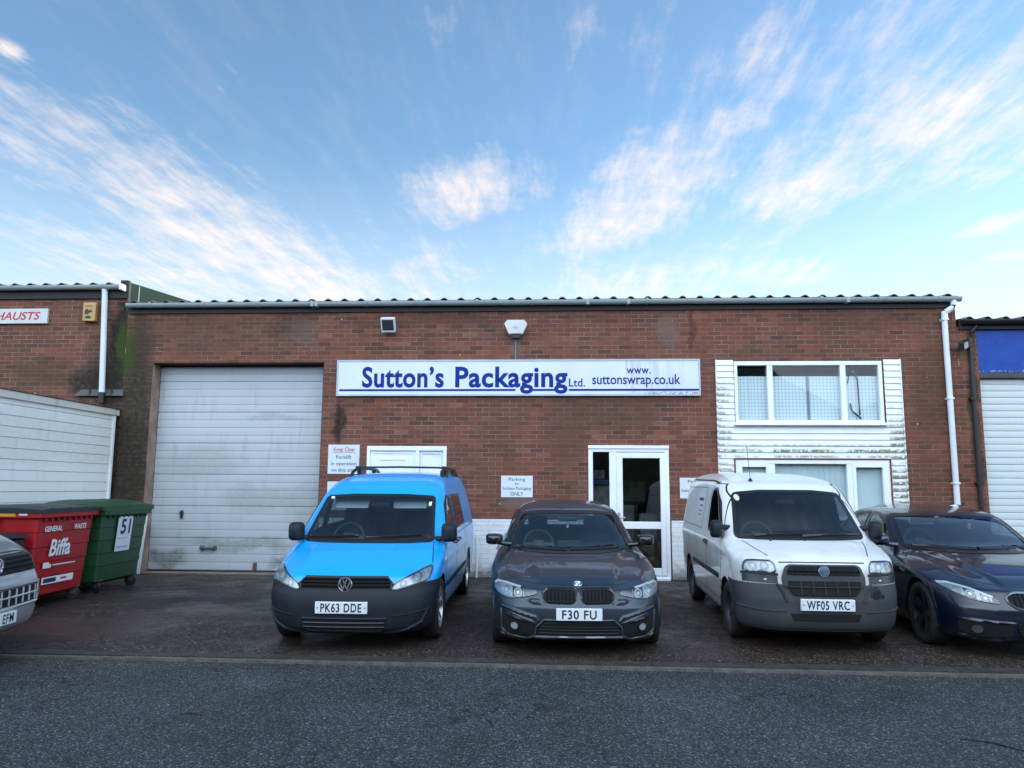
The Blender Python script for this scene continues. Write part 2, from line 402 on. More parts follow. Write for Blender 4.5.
M['road'] = asphalt('road tarmac', (.012,.014,.016), (.035,.038,.041), (.1,.105,.108), rough=.6, wet=.12, spec=.28, clump=.28, cscale=70)
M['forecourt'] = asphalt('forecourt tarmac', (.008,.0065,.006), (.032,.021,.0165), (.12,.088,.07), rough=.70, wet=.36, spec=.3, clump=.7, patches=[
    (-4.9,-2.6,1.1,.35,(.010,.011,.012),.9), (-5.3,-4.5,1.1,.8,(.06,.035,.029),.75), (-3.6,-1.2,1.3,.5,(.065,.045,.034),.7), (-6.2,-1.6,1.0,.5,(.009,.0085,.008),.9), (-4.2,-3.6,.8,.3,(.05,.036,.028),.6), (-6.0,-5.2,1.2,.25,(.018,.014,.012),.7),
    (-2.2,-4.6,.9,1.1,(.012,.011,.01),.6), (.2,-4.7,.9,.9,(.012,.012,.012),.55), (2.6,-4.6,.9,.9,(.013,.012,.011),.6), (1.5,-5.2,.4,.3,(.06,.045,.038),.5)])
def kerb_mat(stops):
    m, nt, b = newmat('worn concrete kerb'); co = coords(nt); x, y, z = sep(nt, co)
    n = noise(nt, co, 7, 7, .7); n2 = noise(nt, co, 60, 3, .6)
    c = ramp(nt, n, list(stops))
    c = mix(nt, .5, c, ramp(nt, n2, [(.3,.5),(.7,1.3)]), 'MULTIPLY')
    L(nt, c, b.inputs['Base Color']); b.inputs['Roughness'].default_value = .7
    bump(nt, b, mth(nt, 'ADD', n, n2), .5, .01)
    return m
M['kerb'] = kerb_mat(((.28,(.016,.0145,.013)),(.5,(.034,.029,.025)),(.72,(.062,.052,.044))))
M['kerb_edge'] = kerb_mat(((.25,(.04,.036,.031)),(.5,(.10,.088,.075)),(.75,(.16,.145,.125))))

def boards_mat(name, base, dirt, stains=(), rough=.45, streak=.5):
    m, nt, b = newmat(name); co = coords(nt)
    x, y, z = sep(nt, co)
    st = noise(nt, comb(nt, mth(nt, 'MULTIPLY', mth(nt, 'ADD', x, y), 9), mth(nt, 'MULTIPLY', z, .8)), 1.0, 6, .65)
    n = noise(nt, co, 2.5, 6, .6)
    c = mix(nt, mth(nt, 'MULTIPLY', mth(nt, 'MULTIPLY', sstep(nt, st, .45, .8), sstep(nt, n, .4, .7)), streak), base, dirt)
    if stains: c = stains_color(nt, c, stains, co)
    L(nt, c, b.inputs['Base Color']); b.inputs['Roughness'].default_value = rough
    return m
M['shutter'] = boards_mat('grey white shutter', (.45,.475,.495), (.17,.18,.165), [(-5.3,1.3,.8,.3,(.27,.29,.27),.5), (-6.3,1.9,.9,.35,(.29,.31,.29),.5), (-4.4,1.2,.5,.4,(.27,.29,.26),.5), (-5.6,.5,1.2,.12,(.26,.28,.25),.8), (-6.9,.25,.5,.2,(.14,.15,.12),.8), (-4.6,.2,.5,.15,(.15,.16,.13),.8), (-5.0,2.7,.7,.1,(.3,.32,.31),.6)])
M['shutter_r'] = boards_mat('pale shutter', (.60,.64,.63), (.35,.37,.34), streak=.25)
def algae_boards():
    m, nt, b = newmat('white plastic boards with algae'); co = coords(nt); x, y, z = sep(nt, co)
    base = ramp(nt, noise(nt, co, 3, 5), [(.3,(.76,.77,.76)),(.7,(.83,.84,.84))])
    # algae grows in blotches along the lower lip of each board at the right hand strip, left strip and bottom rows
    fr = mth(nt, 'FRACT', mth(nt, 'DIVIDE', z, .106))
    low = sstep(nt, fr, .75, .2)
    blot = noise(nt, comb(nt, mth(nt, 'MULTIPLY', x, 16), mth(nt, 'MULTIPLY', z, 16)), 1.0, 5, .7)
    xr = mth(nt, 'MULTIPLY', sstep(nt, x, 5.5, 5.56), sstep(nt, z, 3.3, 2.2))
    xl = mth(nt, 'MULTIPLY', sstep(nt, x, 2.98, 2.9), mth(nt, 'MULTIPLY', sstep(nt, z, 3.4, 3.25), .75))
    row = mth(nt, 'MULTIPLY', sstep(nt, z, 2.28, 2.2), mth(nt, 'MULTIPLY', sstep(nt, z, 2.0, 2.06), 1.0))
    where = mth(nt, 'MAXIMUM', xr, mth(nt, 'MAXIMUM', xl, row))
    patchy = sstep(nt, noise(nt, co, 2.2, 3), .30, .5)
    msk = mth(nt, 'MULTIPLY', mth(nt, 'MULTIPLY', where, low), mth(nt, 'MULTIPLY', sstep(nt, blot, .36, .52), patchy))
    acol = ramp(nt, noise(nt, co, 30, 3), [(.3,(.05,.05,.012)),(.6,(.14,.13,.03)),(.8,(.24,.19,.07))])
    c = mix(nt, msk, base, acol)
    L(nt, c, b.inputs['Base Color']); b.inputs['Roughness'].default_value = .4
    return m
M['algae_boards'] = algae_boards()
M['shed'] = boards_mat('white shed boards', (.84,.84,.81), (.34,.33,.25), [(-7.8,2.2,.2,.5,(.5,.47,.38),.3)], streak=.5)
M['upvc'] = simple('white plastic frame', (.82,.84,.86), .3, var=.05)
M['pipe_white'] = simple('white plastic pipe', (.68,.71,.73), .38, var=.08)
M['gutter'] = boards_mat('weathered grey gutter', (.30,.34,.34), (.12,.13,.11), rough=.5, streak=.8)
M['black'] = simple('black plastic', (.012,.012,.013), .45, var=.2)
M['fascia'] = simple('dark fascia', (.022,.02,.019), .7)
M['cement'] = simple('fibre cement sheet', (.10,.098,.092), .85, var=.35, vscale=5)
M['concrete'] = simple('stained concrete', (.19,.135,.105), .85, var=.4, vscale=4)
M['lead'] = simple('grey lead flashing', (.05,.055,.058), .6, var=.35, vscale=4)
M['green_clad'] = simple('green metal cladding', (.0035,.024,.011), .6, spec=.2, var=.15)
M['dark_in'] = simple('dark interior', (.05,.05,.048), .9)
M['red_trim'] = simple('dark red trim', (.17,.018,.03), .5)
M['glass'] = glass_mat('window glass', (.88,.92,.93), 1.0, .004, .05)
M['glass_dark'] = glass_mat('door glass', (.5,.53,.54), 1.0, .003, .11)
def wired_mat():
    m, nt, b = newmat('white grid blind'); co = coords(nt); x, y, z = sep(nt, co)
    def line(v, p, wd): return mth(nt, 'LESS_THAN', mth(nt, 'FRACT', mth(nt, 'DIVIDE', v, p)), wd)
    g = mth(nt, 'MAXIMUM', line(x, .058, .17), line(z, .058, .17))
    c = mix(nt, g, ramp(nt, noise(nt, co, 1.5, 3), [(.3,(.74,.83,.84)),(.7,(.80,.88,.88))]), (.46,.55,.58))
    L(nt, c, b.inputs['Base Color']); b.inputs['Roughness'].default_value = .6
    return m
M['wired'] = wired_mat()
M['blind'] = simple('pale blind', (.62,.72,.72), .6, var=.1, vscale=2)
M['blue_panel'] = None
def flaky_blue():
    m, nt, b = newmat('flaking blue paint'); co = coords(nt); x, y, z = sep(nt, co)
    fl = sstep(nt, noise(nt, co, 7, 8, .7), .66, .69)
    lowm = sstep(nt, mth(nt, 'ADD', z, mth(nt, 'MULTIPLY', noise(nt, co, 12, 5, .7), .12)), 3.58, 3.54)
    c = ramp(nt, noise(nt, co, 6, 5), [(.3,(.006,.045,.27)),(.7,(.01,.065,.36))])
    c = mix(nt, mth(nt, 'MAXIMUM', fl, mth(nt, 'MULTIPLY', lowm, sstep(nt, noise(nt, co, 25, 4), .5, .55))), c, (.25,.29,.32))
    L(nt, c, b.inputs['Base Color']); b.inputs['Roughness'].default_value = .5; b.inputs['Specular IOR Level'].default_value = .3
    return m
M['blue_panel'] = flaky_blue()
def sign_mat():
    m, nt, b = newmat('white sign board'); co = coords(nt); x, y, z = sep(nt, co)
    st = noise(nt, comb(nt, mth(nt, 'MULTIPLY', x, 12), mth(nt, 'MULTIPLY', z, 1.2)), 1.0, 6, .65)
    base = ramp(nt, noise(nt, co, 2, 5), [(.3,(.63,.66,.69)),(.7,(.70,.72,.75))])
    dirt = mth(nt, 'MULTIPLY', mth(nt, 'MULTIPLY', sstep(nt, x, 1.14, 1.18), sstep(nt, x, 2.35, 1.9)), sstep(nt, st, .4, .75))
    c = mix(nt, mth(nt, 'MULTIPLY', dirt, .55), base, (.33,.34,.32))
    foot = mth(nt, 'MULTIPLY', mth(nt, 'MULTIPLY', sstep(nt, x, 1.1, 1.9), sstep(nt, z, 3.16, 3.11)), sstep(nt, noise(nt, co, 22, 5, .7), .45, .56))
    c = mix(nt, foot, c, (.06,.06,.055))
    c = mix(nt, mth(nt, 'MULTIPLY', sstep(nt, st, .6, .85), .25), c, (.45,.46,.44))
    L(nt, c, b.inputs['Base Color']); b.inputs['Roughness'].default_value = .35
    return m
M['sign'] = sign_mat()
M['sign_blue'] = simple('sign blue', (.003,.026,.21), .6, spec=.2, var=.08)
M['sign_navy'] = simple('small lettering blue', (.03,.05,.12), .5, var=0)
M['sign_red'] = simple('lettering red', (.45,.02,.025), .5, var=0)
M['sign_plate'] = simple('white sign plate', (.66,.69,.72), .45, var=.06)

# ------------------------------------------------------------------ ground
def structure(name, mb, mat): return tag(link(name, mb, mat), kind='structure')
SLOPE = .02
g = MB(); g.quad((-400,-400,-.135),(400,-400,-.135),(400,400,-.135),(-400,400,-.135)); structure('road', g, M['road'])
g = MB()
for i in range(40):                          # forecourt: gentle fall from the wall to the kerb, very slightly uneven
    pass
nx, ny = 90, 14
xs = [-22+44*i/nx for i in range(nx+1)]; ys = [-5.62+5.70*j/ny for j in range(ny+1)]
random.seed(3)
def fz(x, y):
    e = min(1, max(0, (-.05-y)/.6), 1)*min(1, max(0, (y+5.62)/.5))
    return SLOPE*min(y, 0) + .006*e*math.sin(x*1.3+y*.7)*math.cos(y*1.9-x*.6)
vv = [(x, y, fz(x,y)) for y in ys for x in xs]
ff = [(j*(nx+1)+i, j*(nx+1)+i+1, (j+1)*(nx+1)+i+1, (j+1)*(nx+1)+i) for j in range(ny) for i in range(nx)]
g.add(vv, ff, 0, True)
g.quad((-22,-5.62,-.1124),(22,-5.62,-.1124),(22,-5.62,-.2),(-22,-5.62,-.2))
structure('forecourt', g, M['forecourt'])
g = MB()
random.seed(5)
for i in range(48):                          # dropped kerb stones, almost flush with the road
    x = -22+i*.915; dz = random.uniform(-.003,.003); dy = random.uniform(-.008,.008)
    g.box(x+.0015, x+.9135, -5.79+dy*.3, -5.623, -.3, -.108+dz)
for i in range(48):
    x = -22.4+i*.915; dz = random.uniform(-.004,.004)
    g.box(x+.0015, x+.9135, -5.895+random.uniform(-.003,.003), -5.825, -.3, -.112+dz*.6, 1)
KERB = structure('kerb', g, [M['kerb'], M['kerb_edge']])

# unseen added bank behind the camera, put in to darken reflections and low light
random.seed(11)
mb = MB(); nxh, nyh = 90, 10; hv = []
for j in range(nyh+1):
    for i in range(nxh+1):
        x = -90+180*i/nxh; t = j/nyh; y = -27-16*t
        hv.append((x, y+random.uniform(-.5,.5), -.3+(8.2+1.6*math.sin(x*.21)+1.1*math.sin(x*.57+1))*min(1, t*2.2)**.7+random.uniform(-.35,.45)*min(1, t*4)))
mb.add(hv, [(j*(nxh+1)+i, (j+1)*(nxh+1)+i, (j+1)*(nxh+1)+i+1, j*(nxh+1)+i+1) for j in range(nyh) for i in range(nxh)], 0, False)
structure('added_bank', mb, simple('added bank', (.03,.038,.022), .9, var=.6, vscale=1.5))

# ------------------------------------------------------------------ buildings
def wall_cells(mb, x0, x1, z0, z1, openings, y=0.0, depth=.3, rev=0):
    X = sorted({x0, x1, *[o[0] for o in openings], *[o[1] for o in openings]})
    Z = sorted({z0, z1, *[o[2] for o in openings], *[o[3] for o in openings]})
    for a, b in zip(X, X[1:]):
        for c, d in zip(Z, Z[1:]):
            mx, mz = (a+b)/2, (c+d)/2
            if any(o[0] < mx < o[1] and o[2] < mz < o[3] for o in openings): continue
            mb.quad((a,y,c),(b,y,c),(b,y,d),(a,y,d))
    for (a, b, c, d) in openings:
        mb.quad((a,y,c),(a,y,d),(a,y+depth,d),(a,y+depth,c), rev)
        mb.quad((b,y,c),(b,y+depth,c),(b,y+depth,d),(b,y,d), rev)
        mb.quad((a,y,d),(b,y,d),(b,y+depth,d),(a,y+depth,d), rev)
        if c > z0: mb.quad((a,y,c),(a,y+depth,c),(b,y+depth,c),(b,y,c), rev)
def W(name, mb, mats, parent, **k):
    """link geometry given in world coordinates under a thing"""
    k.setdefault('recalc', False)
    o = link(name, mb, mats, None, **k)
    o.parent = parent
    o.matrix_parent_inverse = (parent.matrix_basis @ Matrix.Identity(4)).inverted() if parent.parent is None else Matrix.Identity(4)
    return o
def corrugated(x0, x1, y0, z0, y1, z1, period=.297, amp=.042, ph=0.0):
    mb = MB(); n = int((x1-x0)/period*16); v = []
    for i in range(n+1):
        x = x0+(x1-x0)*i/n
        t = ((x-x0)/period+ph) % 1.0
        h = amp*max(0, math.cos((t-.5)/.22*math.pi/2))**.8 if abs(t-.5) < .22 else 0.0
        v.append((x, h))
    vv = []
    for x, h in v: vv += [(x,y0,z0+h),(x,y1,z1+h),(x,y0,z0+h-.014),(x,y1,z1+h-.014)]
    ff = []
    for i in range(n):
        a, b = 4*i, 4*i+4
        ff += [(a,b,b+1,a+1),(a+2,a+3,b+3,b+2),(a,a+2,b+2,b)]
    mb.add(vv, ff, 0, False)
    return mb
def gutter(x0, x1, y, z, r=.065):
    mb = MB(); n = 10; prof = []
    for i in range(n+1):
        a = math.pi*(1+i/n); prof.append((y+r*math.cos(a), z+r*math.sin(a)))
    prof = [(y-r, z+.012)] + prof + [(y+r, z+.012)]
    inner = [(y+(p-y)*.9, z+(q-z)*.9) for p, q in reversed(prof)]
    poly = prof+inner; m = len(poly)
    v = [(x0,p,q) for p,q in poly]+[(x1,p,q) for p,q in poly]
    mb.add(v, [(i,(i+1)%m,(i+1)%m+m,i+m) for i in range(m)], 0, True)
    mb.add([(x0,p,q) for p,q in prof], [tuple(range(len(prof)))]); mb.add([(x1,p,q) for p,q in prof], [tuple(range(len(prof)))])
    return mb
def brackets(x0, x1, y, z, step, r=.07, wd=.05):
    mb = MB(); x = x0
    while x < x1:
        n = 10
        v = []
        for i in range(n+1):
            a = math.pi*(1+i/n)
            v += [(x,y+r*math.cos(a),z+r*math.sin(a)),(x+wd,y+r*math.cos(a),z+r*math.sin(a))]
        mb.add(v, [(2*i,2*i+1,2*i+3,2*i+2) for i in range(n)], 0, True)
        mb.box(x, x+wd, y-r-.004, y-r+.008, z-.01, z+.03)
        x += step
    return mb
def frame_rect(mb, x0, x1, z0, z1, wdt, y0, y1, mi=0):
    wl, wr, wb, wt = wdt if isinstance(wdt, tuple) else (wdt,)*4
    mb.box(x0, x0+wl, y0, y1, z0, z1, mi); mb.box(x1-wr, x1, y0, y1, z0, z1, mi)
    mb.box(x0+wl, x1-wr, y0, y1, z1-wt, z1, mi); mb.box(x0+wl, x1-wr, y0, y1, z0, z0+wb, mi)

# ---- the middle unit
U = empty('industrial_unit', (-.5, 0, 0))
tag(U, 'wide red brick industrial unit with grey roller door, glazed entrance and white clad windows', 'building')
OPEN = [(-7.23,-4.11,0,3.68), (-3.3,-1.9,0,2.21), (.52,1.885,0,2.22), (3.01,5.47,2.6,3.67), (2.97,5.52,.98,2.01)]
mb = MB(); wall_cells(mb, -7.75, 6.75, 0, 4.66, OPEN)
mb.quad((-7.75,0,0),(-7.75,0,4.66),(-7.75,9,4.66),(-7.75,9,0)); mb.quad((6.75,0,0),(6.75,9,0),(6.75,9,4.66),(6.75,0,4.66)); mb.quad((-7.75,9,0),(-7.75,9,5.5),(6.75,9,5.5),(6.75,9,0))
mb.quad((-7.23,.001,0),(-7.23,.001,3.68),(-7.231,.3,3.68),(-7.231,.3,0))
W('wall', mb, M['brick'], U, sharp=0)
mb = MB()
mb.box(-7.75,6.75,.31,.33,-.1,-.02); 
mb.quad((-7.6,.4,.001),(6.6,.4,.001),(6.6,8,.001),(-7.6,8,.001)); mb.quad((-7.6,3.2,0),(6.6,3.2,0),(6.6,3.2,4.5),(-7.6,3.2,4.5)); mb.quad((-7.6,.4,4.5),(6.6,.4,4.5),(6.6,8,4.5),(-7.6,8,4.5))
mb.quad((-4.0,.32,0),(-4.0,3.2,0),(-4.0,3.2,4.5),(-4.0,.32,4.5)); mb.quad((2.4,.32,0),(2.4,3.2,0),(2.4,3.2,4.5),(2.4,.32,4.5))
mb.box(2.41,6.6,.34,3.2,2.2,2.45)
W('interior', mb, M['dark_in'], U, sharp=0)
for a, b in ((-7.75,-7.24), (-4.1,-3.32), (-1.88,.5), (1.905,2.7), (5.79,6.75)):
    mb = MB(); mb.box(a, b, -.006, .02, 0, .97); W('plinth', mb, M['plinth'], U, bevel=.004)
W('roof', corrugated(-7.78, 6.78, -.06, 4.775, 9.1, 5.62), M['cement'], U, sharp=60)
mb = MB(); mb.box(-7.74, 6.74, -.035, .0, 4.575, 4.765); W('fascia', mb, M['fascia'], U)
gu = W('gutter', gutter(-7.72, 6.80, -.105, 4.725), M['gutter'], U)
for k in range(15): W('bracket', brackets(-7.3+.98*k, -7.2+.98*k, -.105, 4.725, .98), M['gutter'], gu)
for x in (-4.35, -4.28, .5, 1.2, 4.9):
    mb = MB(); mb.box(x, x+.06, -.178, -.03, 4.65, 4.745); W('joint', mb, M['gutter'], gu, bevel=.01)
mb = MB()
mb.tube([(6.68,-.105,4.70),(6.68,-.105,4.60),(6.66,-.10,4.56),(6.56,-.075,4.49),(6.535,-.07,4.44),(6.53,-.07,4.36)], .05, 14)
mb.tube([(6.53,-.07,4.5),(6.53,-.07,1.27)], .047, 14)
mb.tube([(6.535,-.07,1.30),(6.52,-.07,1.245),(6.1,-.085,1.15),(5.9,-.09,1.11)], .036, 12)
dp = W('downpipe', mb, M['pipe_white'], U)
for z in (4.34, 3.0, 1.6):
    mb = MB(); mb.box(6.477, 6.583, -.119, -.0, z, z+.035); W('pipe_clip', mb, M['pipe_white'], dp, bevel=.006)
# roller door
mb = MB(); z = 0.03; k = 0; y0 = .29; v = []
P = 3.62/26
prof = []
for k in range(26):
    zb = .03+k*P; deep = .016 if k % 4 == 0 else .007; gw = .014 if k % 4 == 0 else .011
    prof += [(zb, y0+deep), (zb+gw*.5, y0+deep), (zb+gw, y0), (zb+P*.5, y0-.004), (zb+P-.004, y0)]
for zb, yy in prof: v += [(-7.22, yy, zb), (-4.10, yy, zb)]
mb.add(v, [(2*i,2*i+1,2*i+3,2*i+2) for i in range(len(prof)-1)])
rd = W('roller_door', mb, M['shutter'], U, sharp=20)
mb = MB()
mb.box(-7.24,-4.09,.26,.31,3.64,3.7)
W('door_lintel', mb, M['fascia'], U)
mb = MB(); mb.tube([(-6.26,.245,.42),(-6.02,.245,.42)], .022, 10); mb.tube([(-6.25,.24,.42),(-6.25,.29,.42)], .042, 10); mb.tube([(-6.03,.24,.42),(-6.03,.29,.42)], .042, 10)
W('handle', mb, simple('dull black metal', (.09,.09,.09), .5), rd)
mb = MB(); mb.box(-6.68,-6.64,.25,.29,.93,1.07); mb.box(-6.69,-6.63,.24,.28,1.0,1.04)
W('lock', mb, M['black'], rd, bevel=.004)
mb = MB(); mb.box(-5.32,-5.26,.26,.3,.03,.17); mb.box(-5.33,-5.28,.235,.29,.02,.07)
W('floor_bolt', mb, simple('rusty bolt', (.09,.07,.06), .7), rd)
mb = MB(); mb.box(-7.22,-4.1,.268,.292,.0,.028); W('bottom_seal', mb, M['black'], rd)
mb = MB(); mb.box(-7.2,-4.12,-.002,.3,-.03,.012); W('threshold', mb, M['concrete'], U, bevel=.006)
mb = MB(); mb.box(-4.16,-4.11,.12,.27,.0,3.66); W('guide_rail', mb, M['lead'], U)
mb = MB(); mb.quad((-7.226,.004,.0),(-7.226,.004,3.675),(-7.226,.285,3.675),(-7.226,.285,.0)); W('door_jamb', mb, simple('worn pink render', (.27,.175,.135), .85, var=.45, vscale=3), U)
# boxes put in behind the entrance glass, standing in for its pale reflections
rn = random.Random(4)
for (x, y, z, a, b, c, colr) in ((.62,.7,0,.34,.3,1.55,(.5,.52,.52)),(.60,.62,1.56,.30,.25,.10,(.05,.18,.42)),(.62,.66,1.67,.22,.2,.16,(.6,.62,.62)),(1.05,1.2,0,.35,.4,.9,(.28,.22,.15)),(1.1,1.1,.9,.3,.3,.3,(.5,.5,.48)),(1.45,1.0,0,.4,.4,.55,(.33,.26,.17)),(1.5,1.1,.55,.3,.3,.5,(.42,.44,.44)),(1.15,1.5,1.25,.5,.3,.4,(.2,.22,.22))):
    mb = MB(); mb.box(x, x+a, y, y+b, z, z+c); W('standin_box', mb, simple('stand-in box', colr, .5, var=.5, vscale=7), U, bevel=.02)
# white panelled door
mb = MB(); frame_rect(mb, -3.295,-1.905, .02, 2.205, (.055,.055,.05,.08), -.012, .07)
mb.box(-2.44,-2.38,-.010,.07,.07,2.125)
pd = W('panelled_door', mb, M['upvc'], U, bevel=.006)
mb = MB(); mb.box(-3.24,-2.44,.02,.06,.07,2.125)
frame_rect(mb, -3.2,-2.48, .12, 2.085, .012, .008, .03); frame_rect(mb, -3.1,-2.58, 1.1, 1.99, .03, .004, .03); mb.box(-3.07,-2.61,.012,.04,1.13,1.96); frame_rect(mb, -3.1,-2.58, .2, .98, .03, .004, .03)
W('door_leaf', mb, M['upvc'], pd, bevel=.006)
mb = MB(); mb.box(-2.38,-1.96,.03,.06,.07,2.125); frame_rect(mb, -2.345,-1.995, .12, 2.085, .012, .012, .04)
W('side_panel', mb, M['upvc'], pd, bevel=.005)
# glazed entrance door
mb = MB(); frame_rect(mb, .525,1.88,.0,2.215,(.075,.065,.06,.10),-.02,.08)
mb.box(.88,1.0,-.016,.08,.06,2.115); mb.box(.60,.88,-.012,.07,.06,.14)
mb.box(.52,1.885,-.04,.02,2.17,2.225)
gd = W('glazed_door', mb, M['upvc'], U, bevel=.006)
mb = MB(); frame_rect(mb, 1.0,1.815,.07,2.105,(.10,.085,.12,.095),-.03,.05); mb.box(1.1,1.73,-.03,.05,.83,.95)
dl = W('door_leaf', mb, M['upvc'], gd, bevel=.008)
for a in ((1.095,1.735,.945,2.015), (1.095,1.735,.185,.835)):
    mb = MB(); mb.quad((a[0],.012,a[2]),(a[1],.012,a[2]),(a[1],.012,a[3]),(a[0],.012,a[3])); W('pane', mb, M['glass_dark'], dl)
mb = MB(); mb.box(.6,.885,.03,.036,.14,2.12); 
mb = MB(); mb.quad((.6,.03,.14),(.885,.03,.14),(.885,.03,2.12),(.6,.03,2.12)); W('side_pane', mb, M['glass_dark'], gd)
mb = MB(); mb.tube([(1.03,-.03,1.02),(1.03,-.075,1.02),(1.13,-.08,1.02)], .011, 8); mb.box(1.012,1.048,-.04,-.03,.9,1.1); W('handle', mb, simple('satin metal', (.5,.5,.5), .35, .9), dl, bevel=.003)
mb = MB(); mb.box(.56,1.86,-.09,.0,-.01,.035); W('threshold', mb, M['upvc'], gd, bevel=.006)
# white cladding round the windows
mb = MB()
def clad(x0, x1, z0, z1):
    z = math.floor(z0/.106)*.106
    while z < z1-1e-4:
        a, b = max(z, z0), min(z+.106, z1)
        f = lambda zz: -.034+.02*((zz-z)/.106)
        mb.add([(x0,f(a),a),(x1,f(a),a),(x1,f(b),b),(x0,f(b),b)], [(0,1,2,3)])
        mb.quad((x0,f(a)+.018,a),(x1,f(a)+.018,a),(x1,f(a),a),(x0,f(a),a))
        z += .106
clad(2.715, 3.0, .985, 3.69); clad(5.5, 5.765, .985, 3.69); clad(3.0, 5.5, 2.02, 2.585)
for x in (2.70, 5.765): mb.box(x, x+.018, -.04, .0, .98, 3.695)
W('cladding', mb, M['algae_boards'], U, sharp=20)
# windows
def window(x0, x1, z0, z1, mull, top, sill=True, casements=()):
    mb = MB(); frame_rect(mb, x0, x1, z0, z1, (.055,.06,.06,.07), -.03, .06)
    for m in mull: mb.box(m-.045, m+.045, -.027, .06, z0+.06, z1-.07)
    wn = W('window', mb, M['upvc'], U, bevel=.006)
    ed = [x0+.055]+[q for m in mull for q in (m-.045, m+.045)]+[x1-.06]
    for i in range(0, len(ed), 2):
        a, b = ed[i], ed[i+1]
        if i//2 in casements:
            mb = MB(); frame_rect(mb, a, b, z0+.06, z1-.07, .055, -.036, .04); W('casement', mb, M['upvc'], wn, bevel=.006)
            a += .055; b -= .055; zz0, zz1 = z0+.115, z1-.125
        else: zz0, zz1 = z0+.06, z1-.07
        mb = MB(); mb.quad((a,.02,zz0),(b,.02,zz0),(b,.02,zz1),(a,.02,zz1)); W('pane', mb, M['glass'], wn)
    if sill:
        mb = MB(); mb.box(x0-.03, x1+.03, -.10, .0, z0-.035, z0+.01); W('sill', mb, M['upvc'], wn, bevel=.008)
    return wn
w1 = window(3.01, 5.47, 2.6, 3.665, (3.61, 4.825), 0)
mb = MB(); mb.box(3.03,5.45,.085,.095,2.64,3.42); mb.box(3.28,3.33,.07,.084,2.64,3.42); W('grid_blind', mb, M['wired'], w1)
mb = MB(); mb.box(4.245,4.28,.066,.082,2.64,3.42); W('blind_edge', mb, simple('grey blind edge', (.22,.25,.26), .6), w1)
mb = MB(); mb.tube([(4.93,.08,3.3),(4.97,.07,3.48),(5.04,.065,3.5),(5.09,.06,3.36),(5.1,.055,2.75)], .012, 6); mb.tube([(4.95,.06,2.95),(4.97,.06,2.83),(5.12,.05,2.69)], .013, 6); mb.box(4.99,5.05,.05,.07,3.47,3.52)
W('cable', mb, M['black'], w1)
mb = MB(); mb.box(3.05,5.4,.8,.85,2.45,3.67); W('back_wall', mb, M['blind'], w1)
w2 = window(2.985, 5.505, 1.0, 1.995, (3.59, 4.855), 0, False, (0, 2))
mb = MB(); mb.box(3.02,5.48,.08,.09,1.04,1.96); 
for i in range(14): mb.box(3.66+i*.09,3.665+i*.09,.074,.08,1.04,1.96)
W('vertical_blind', mb, M['blind'], w2)
mb = MB(); frame_rect(mb, 2.962,5.528,.978,2.018,.022,-.042,-.028); W('red_surround', mb, M['red_trim'], w2)
# grey conduit on the white base and below the alarm
mb = MB(); mb.tube([(-1.36,-.02,.7),(-1.36,-.02,.0)], .02, 8); mb.box(-1.32,-1.3,-.012,-.005,.6,.68); W('conduit', mb, M['pipe_white'], U)
mb = MB(); mb.box(-.735,-.715,-.012,.0,3.72,4.06); W('cable_trunking', mb, simple('grey trunking', (.2,.17,.15), .7), U)

# ---- left unit
LU = empty('industrial_unit', (-14, 0, 0)); tag(LU, 'taller red brick unit on the far left with algae streaks beside its white downpipe', 'building')
mb = MB(); wall_cells(mb, -26, -7.752, 0, 5.0, []); mb.quad((-26,0,0),(-26,0,5),(-26,12,5),(-26,12,0)); mb.quad((-26,12,0),(-26,12,6),(-7.75,12,6),(-7.75,12,0))
W('wall', mb, M['brick_l'], LU, sharp=0)
W('roof', corrugated(-26.1, -7.77, -.06, 5.115, 12.1, 6.22), M['cement'], LU, sharp=60)
mb = MB(); mb.box(-26,-7.77,-.04,.0,4.865,5.10); mb.box(-7.9,-7.765,-.06,.03,5.1,5.19); W('fascia', mb, M['fascia'], LU)
mb = MB(); mb.add([(-7.765,.03,4.5),(-7.765,12,4.5),(-7.765,12,6.27),(-7.765,.03,5.17)], [(0,1,2,3)])
W('gable_cladding', mb, M['green_clad'], LU)
mb = MB(); mb.box(-7.77,-7.75,-.03,.02,4.62,5.17); W('corner_trim', mb, M['lead'], LU)
mb = MB(); mb.box(-7.768,-7.755,.30,.325,4.6,5.17); W('cladding_joint', mb, M['gutter'], LU)
gl = W('gutter', gutter(-26, -7.84, -.105, 5.07), M['gutter'], LU); 
for k in range(6): W('bracket', brackets(-8.2-.86*k, -8.1-.86*k, -.105, 5.07, .86), M['gutter'], gl)
mb = MB(); mb.box(-7.86,-7.80,-.19,-.02,4.98,5.1); W('end_cap', mb, M['pipe_white'], gl, bevel=.015)
mb = MB(); mb.tube([(-8.17,-.10,5.03),(-8.165,-.09,4.95),(-8.13,-.07,4.0),(-8.09,-.07,3.12)], .05, 14); dl_ = W('downpipe', mb, M['pipe_white'], LU)
mb = MB(); mb.tube([(-8.09,-.07,3.14),(-8.085,-.07,2.95)], .055, 12); W('pipe_foot', mb, M['black'], dl_)
mb = MB(); mb.quad((-8.62,-.06,3.08),(-7.70,-.06,3.08),(-7.74,-.01,3.19),(-8.52,-.01,3.19)); mb.quad((-8.52,-.01,3.19),(-7.74,-.01,3.19),(-7.74,-.004,3.20),(-8.52,-.004,3.20))
for x in (-8.35,-7.95): mb.box(x,x+.02,-.064,-.005,3.08,3.195)
W('flashing', mb, M['lead'], LU)

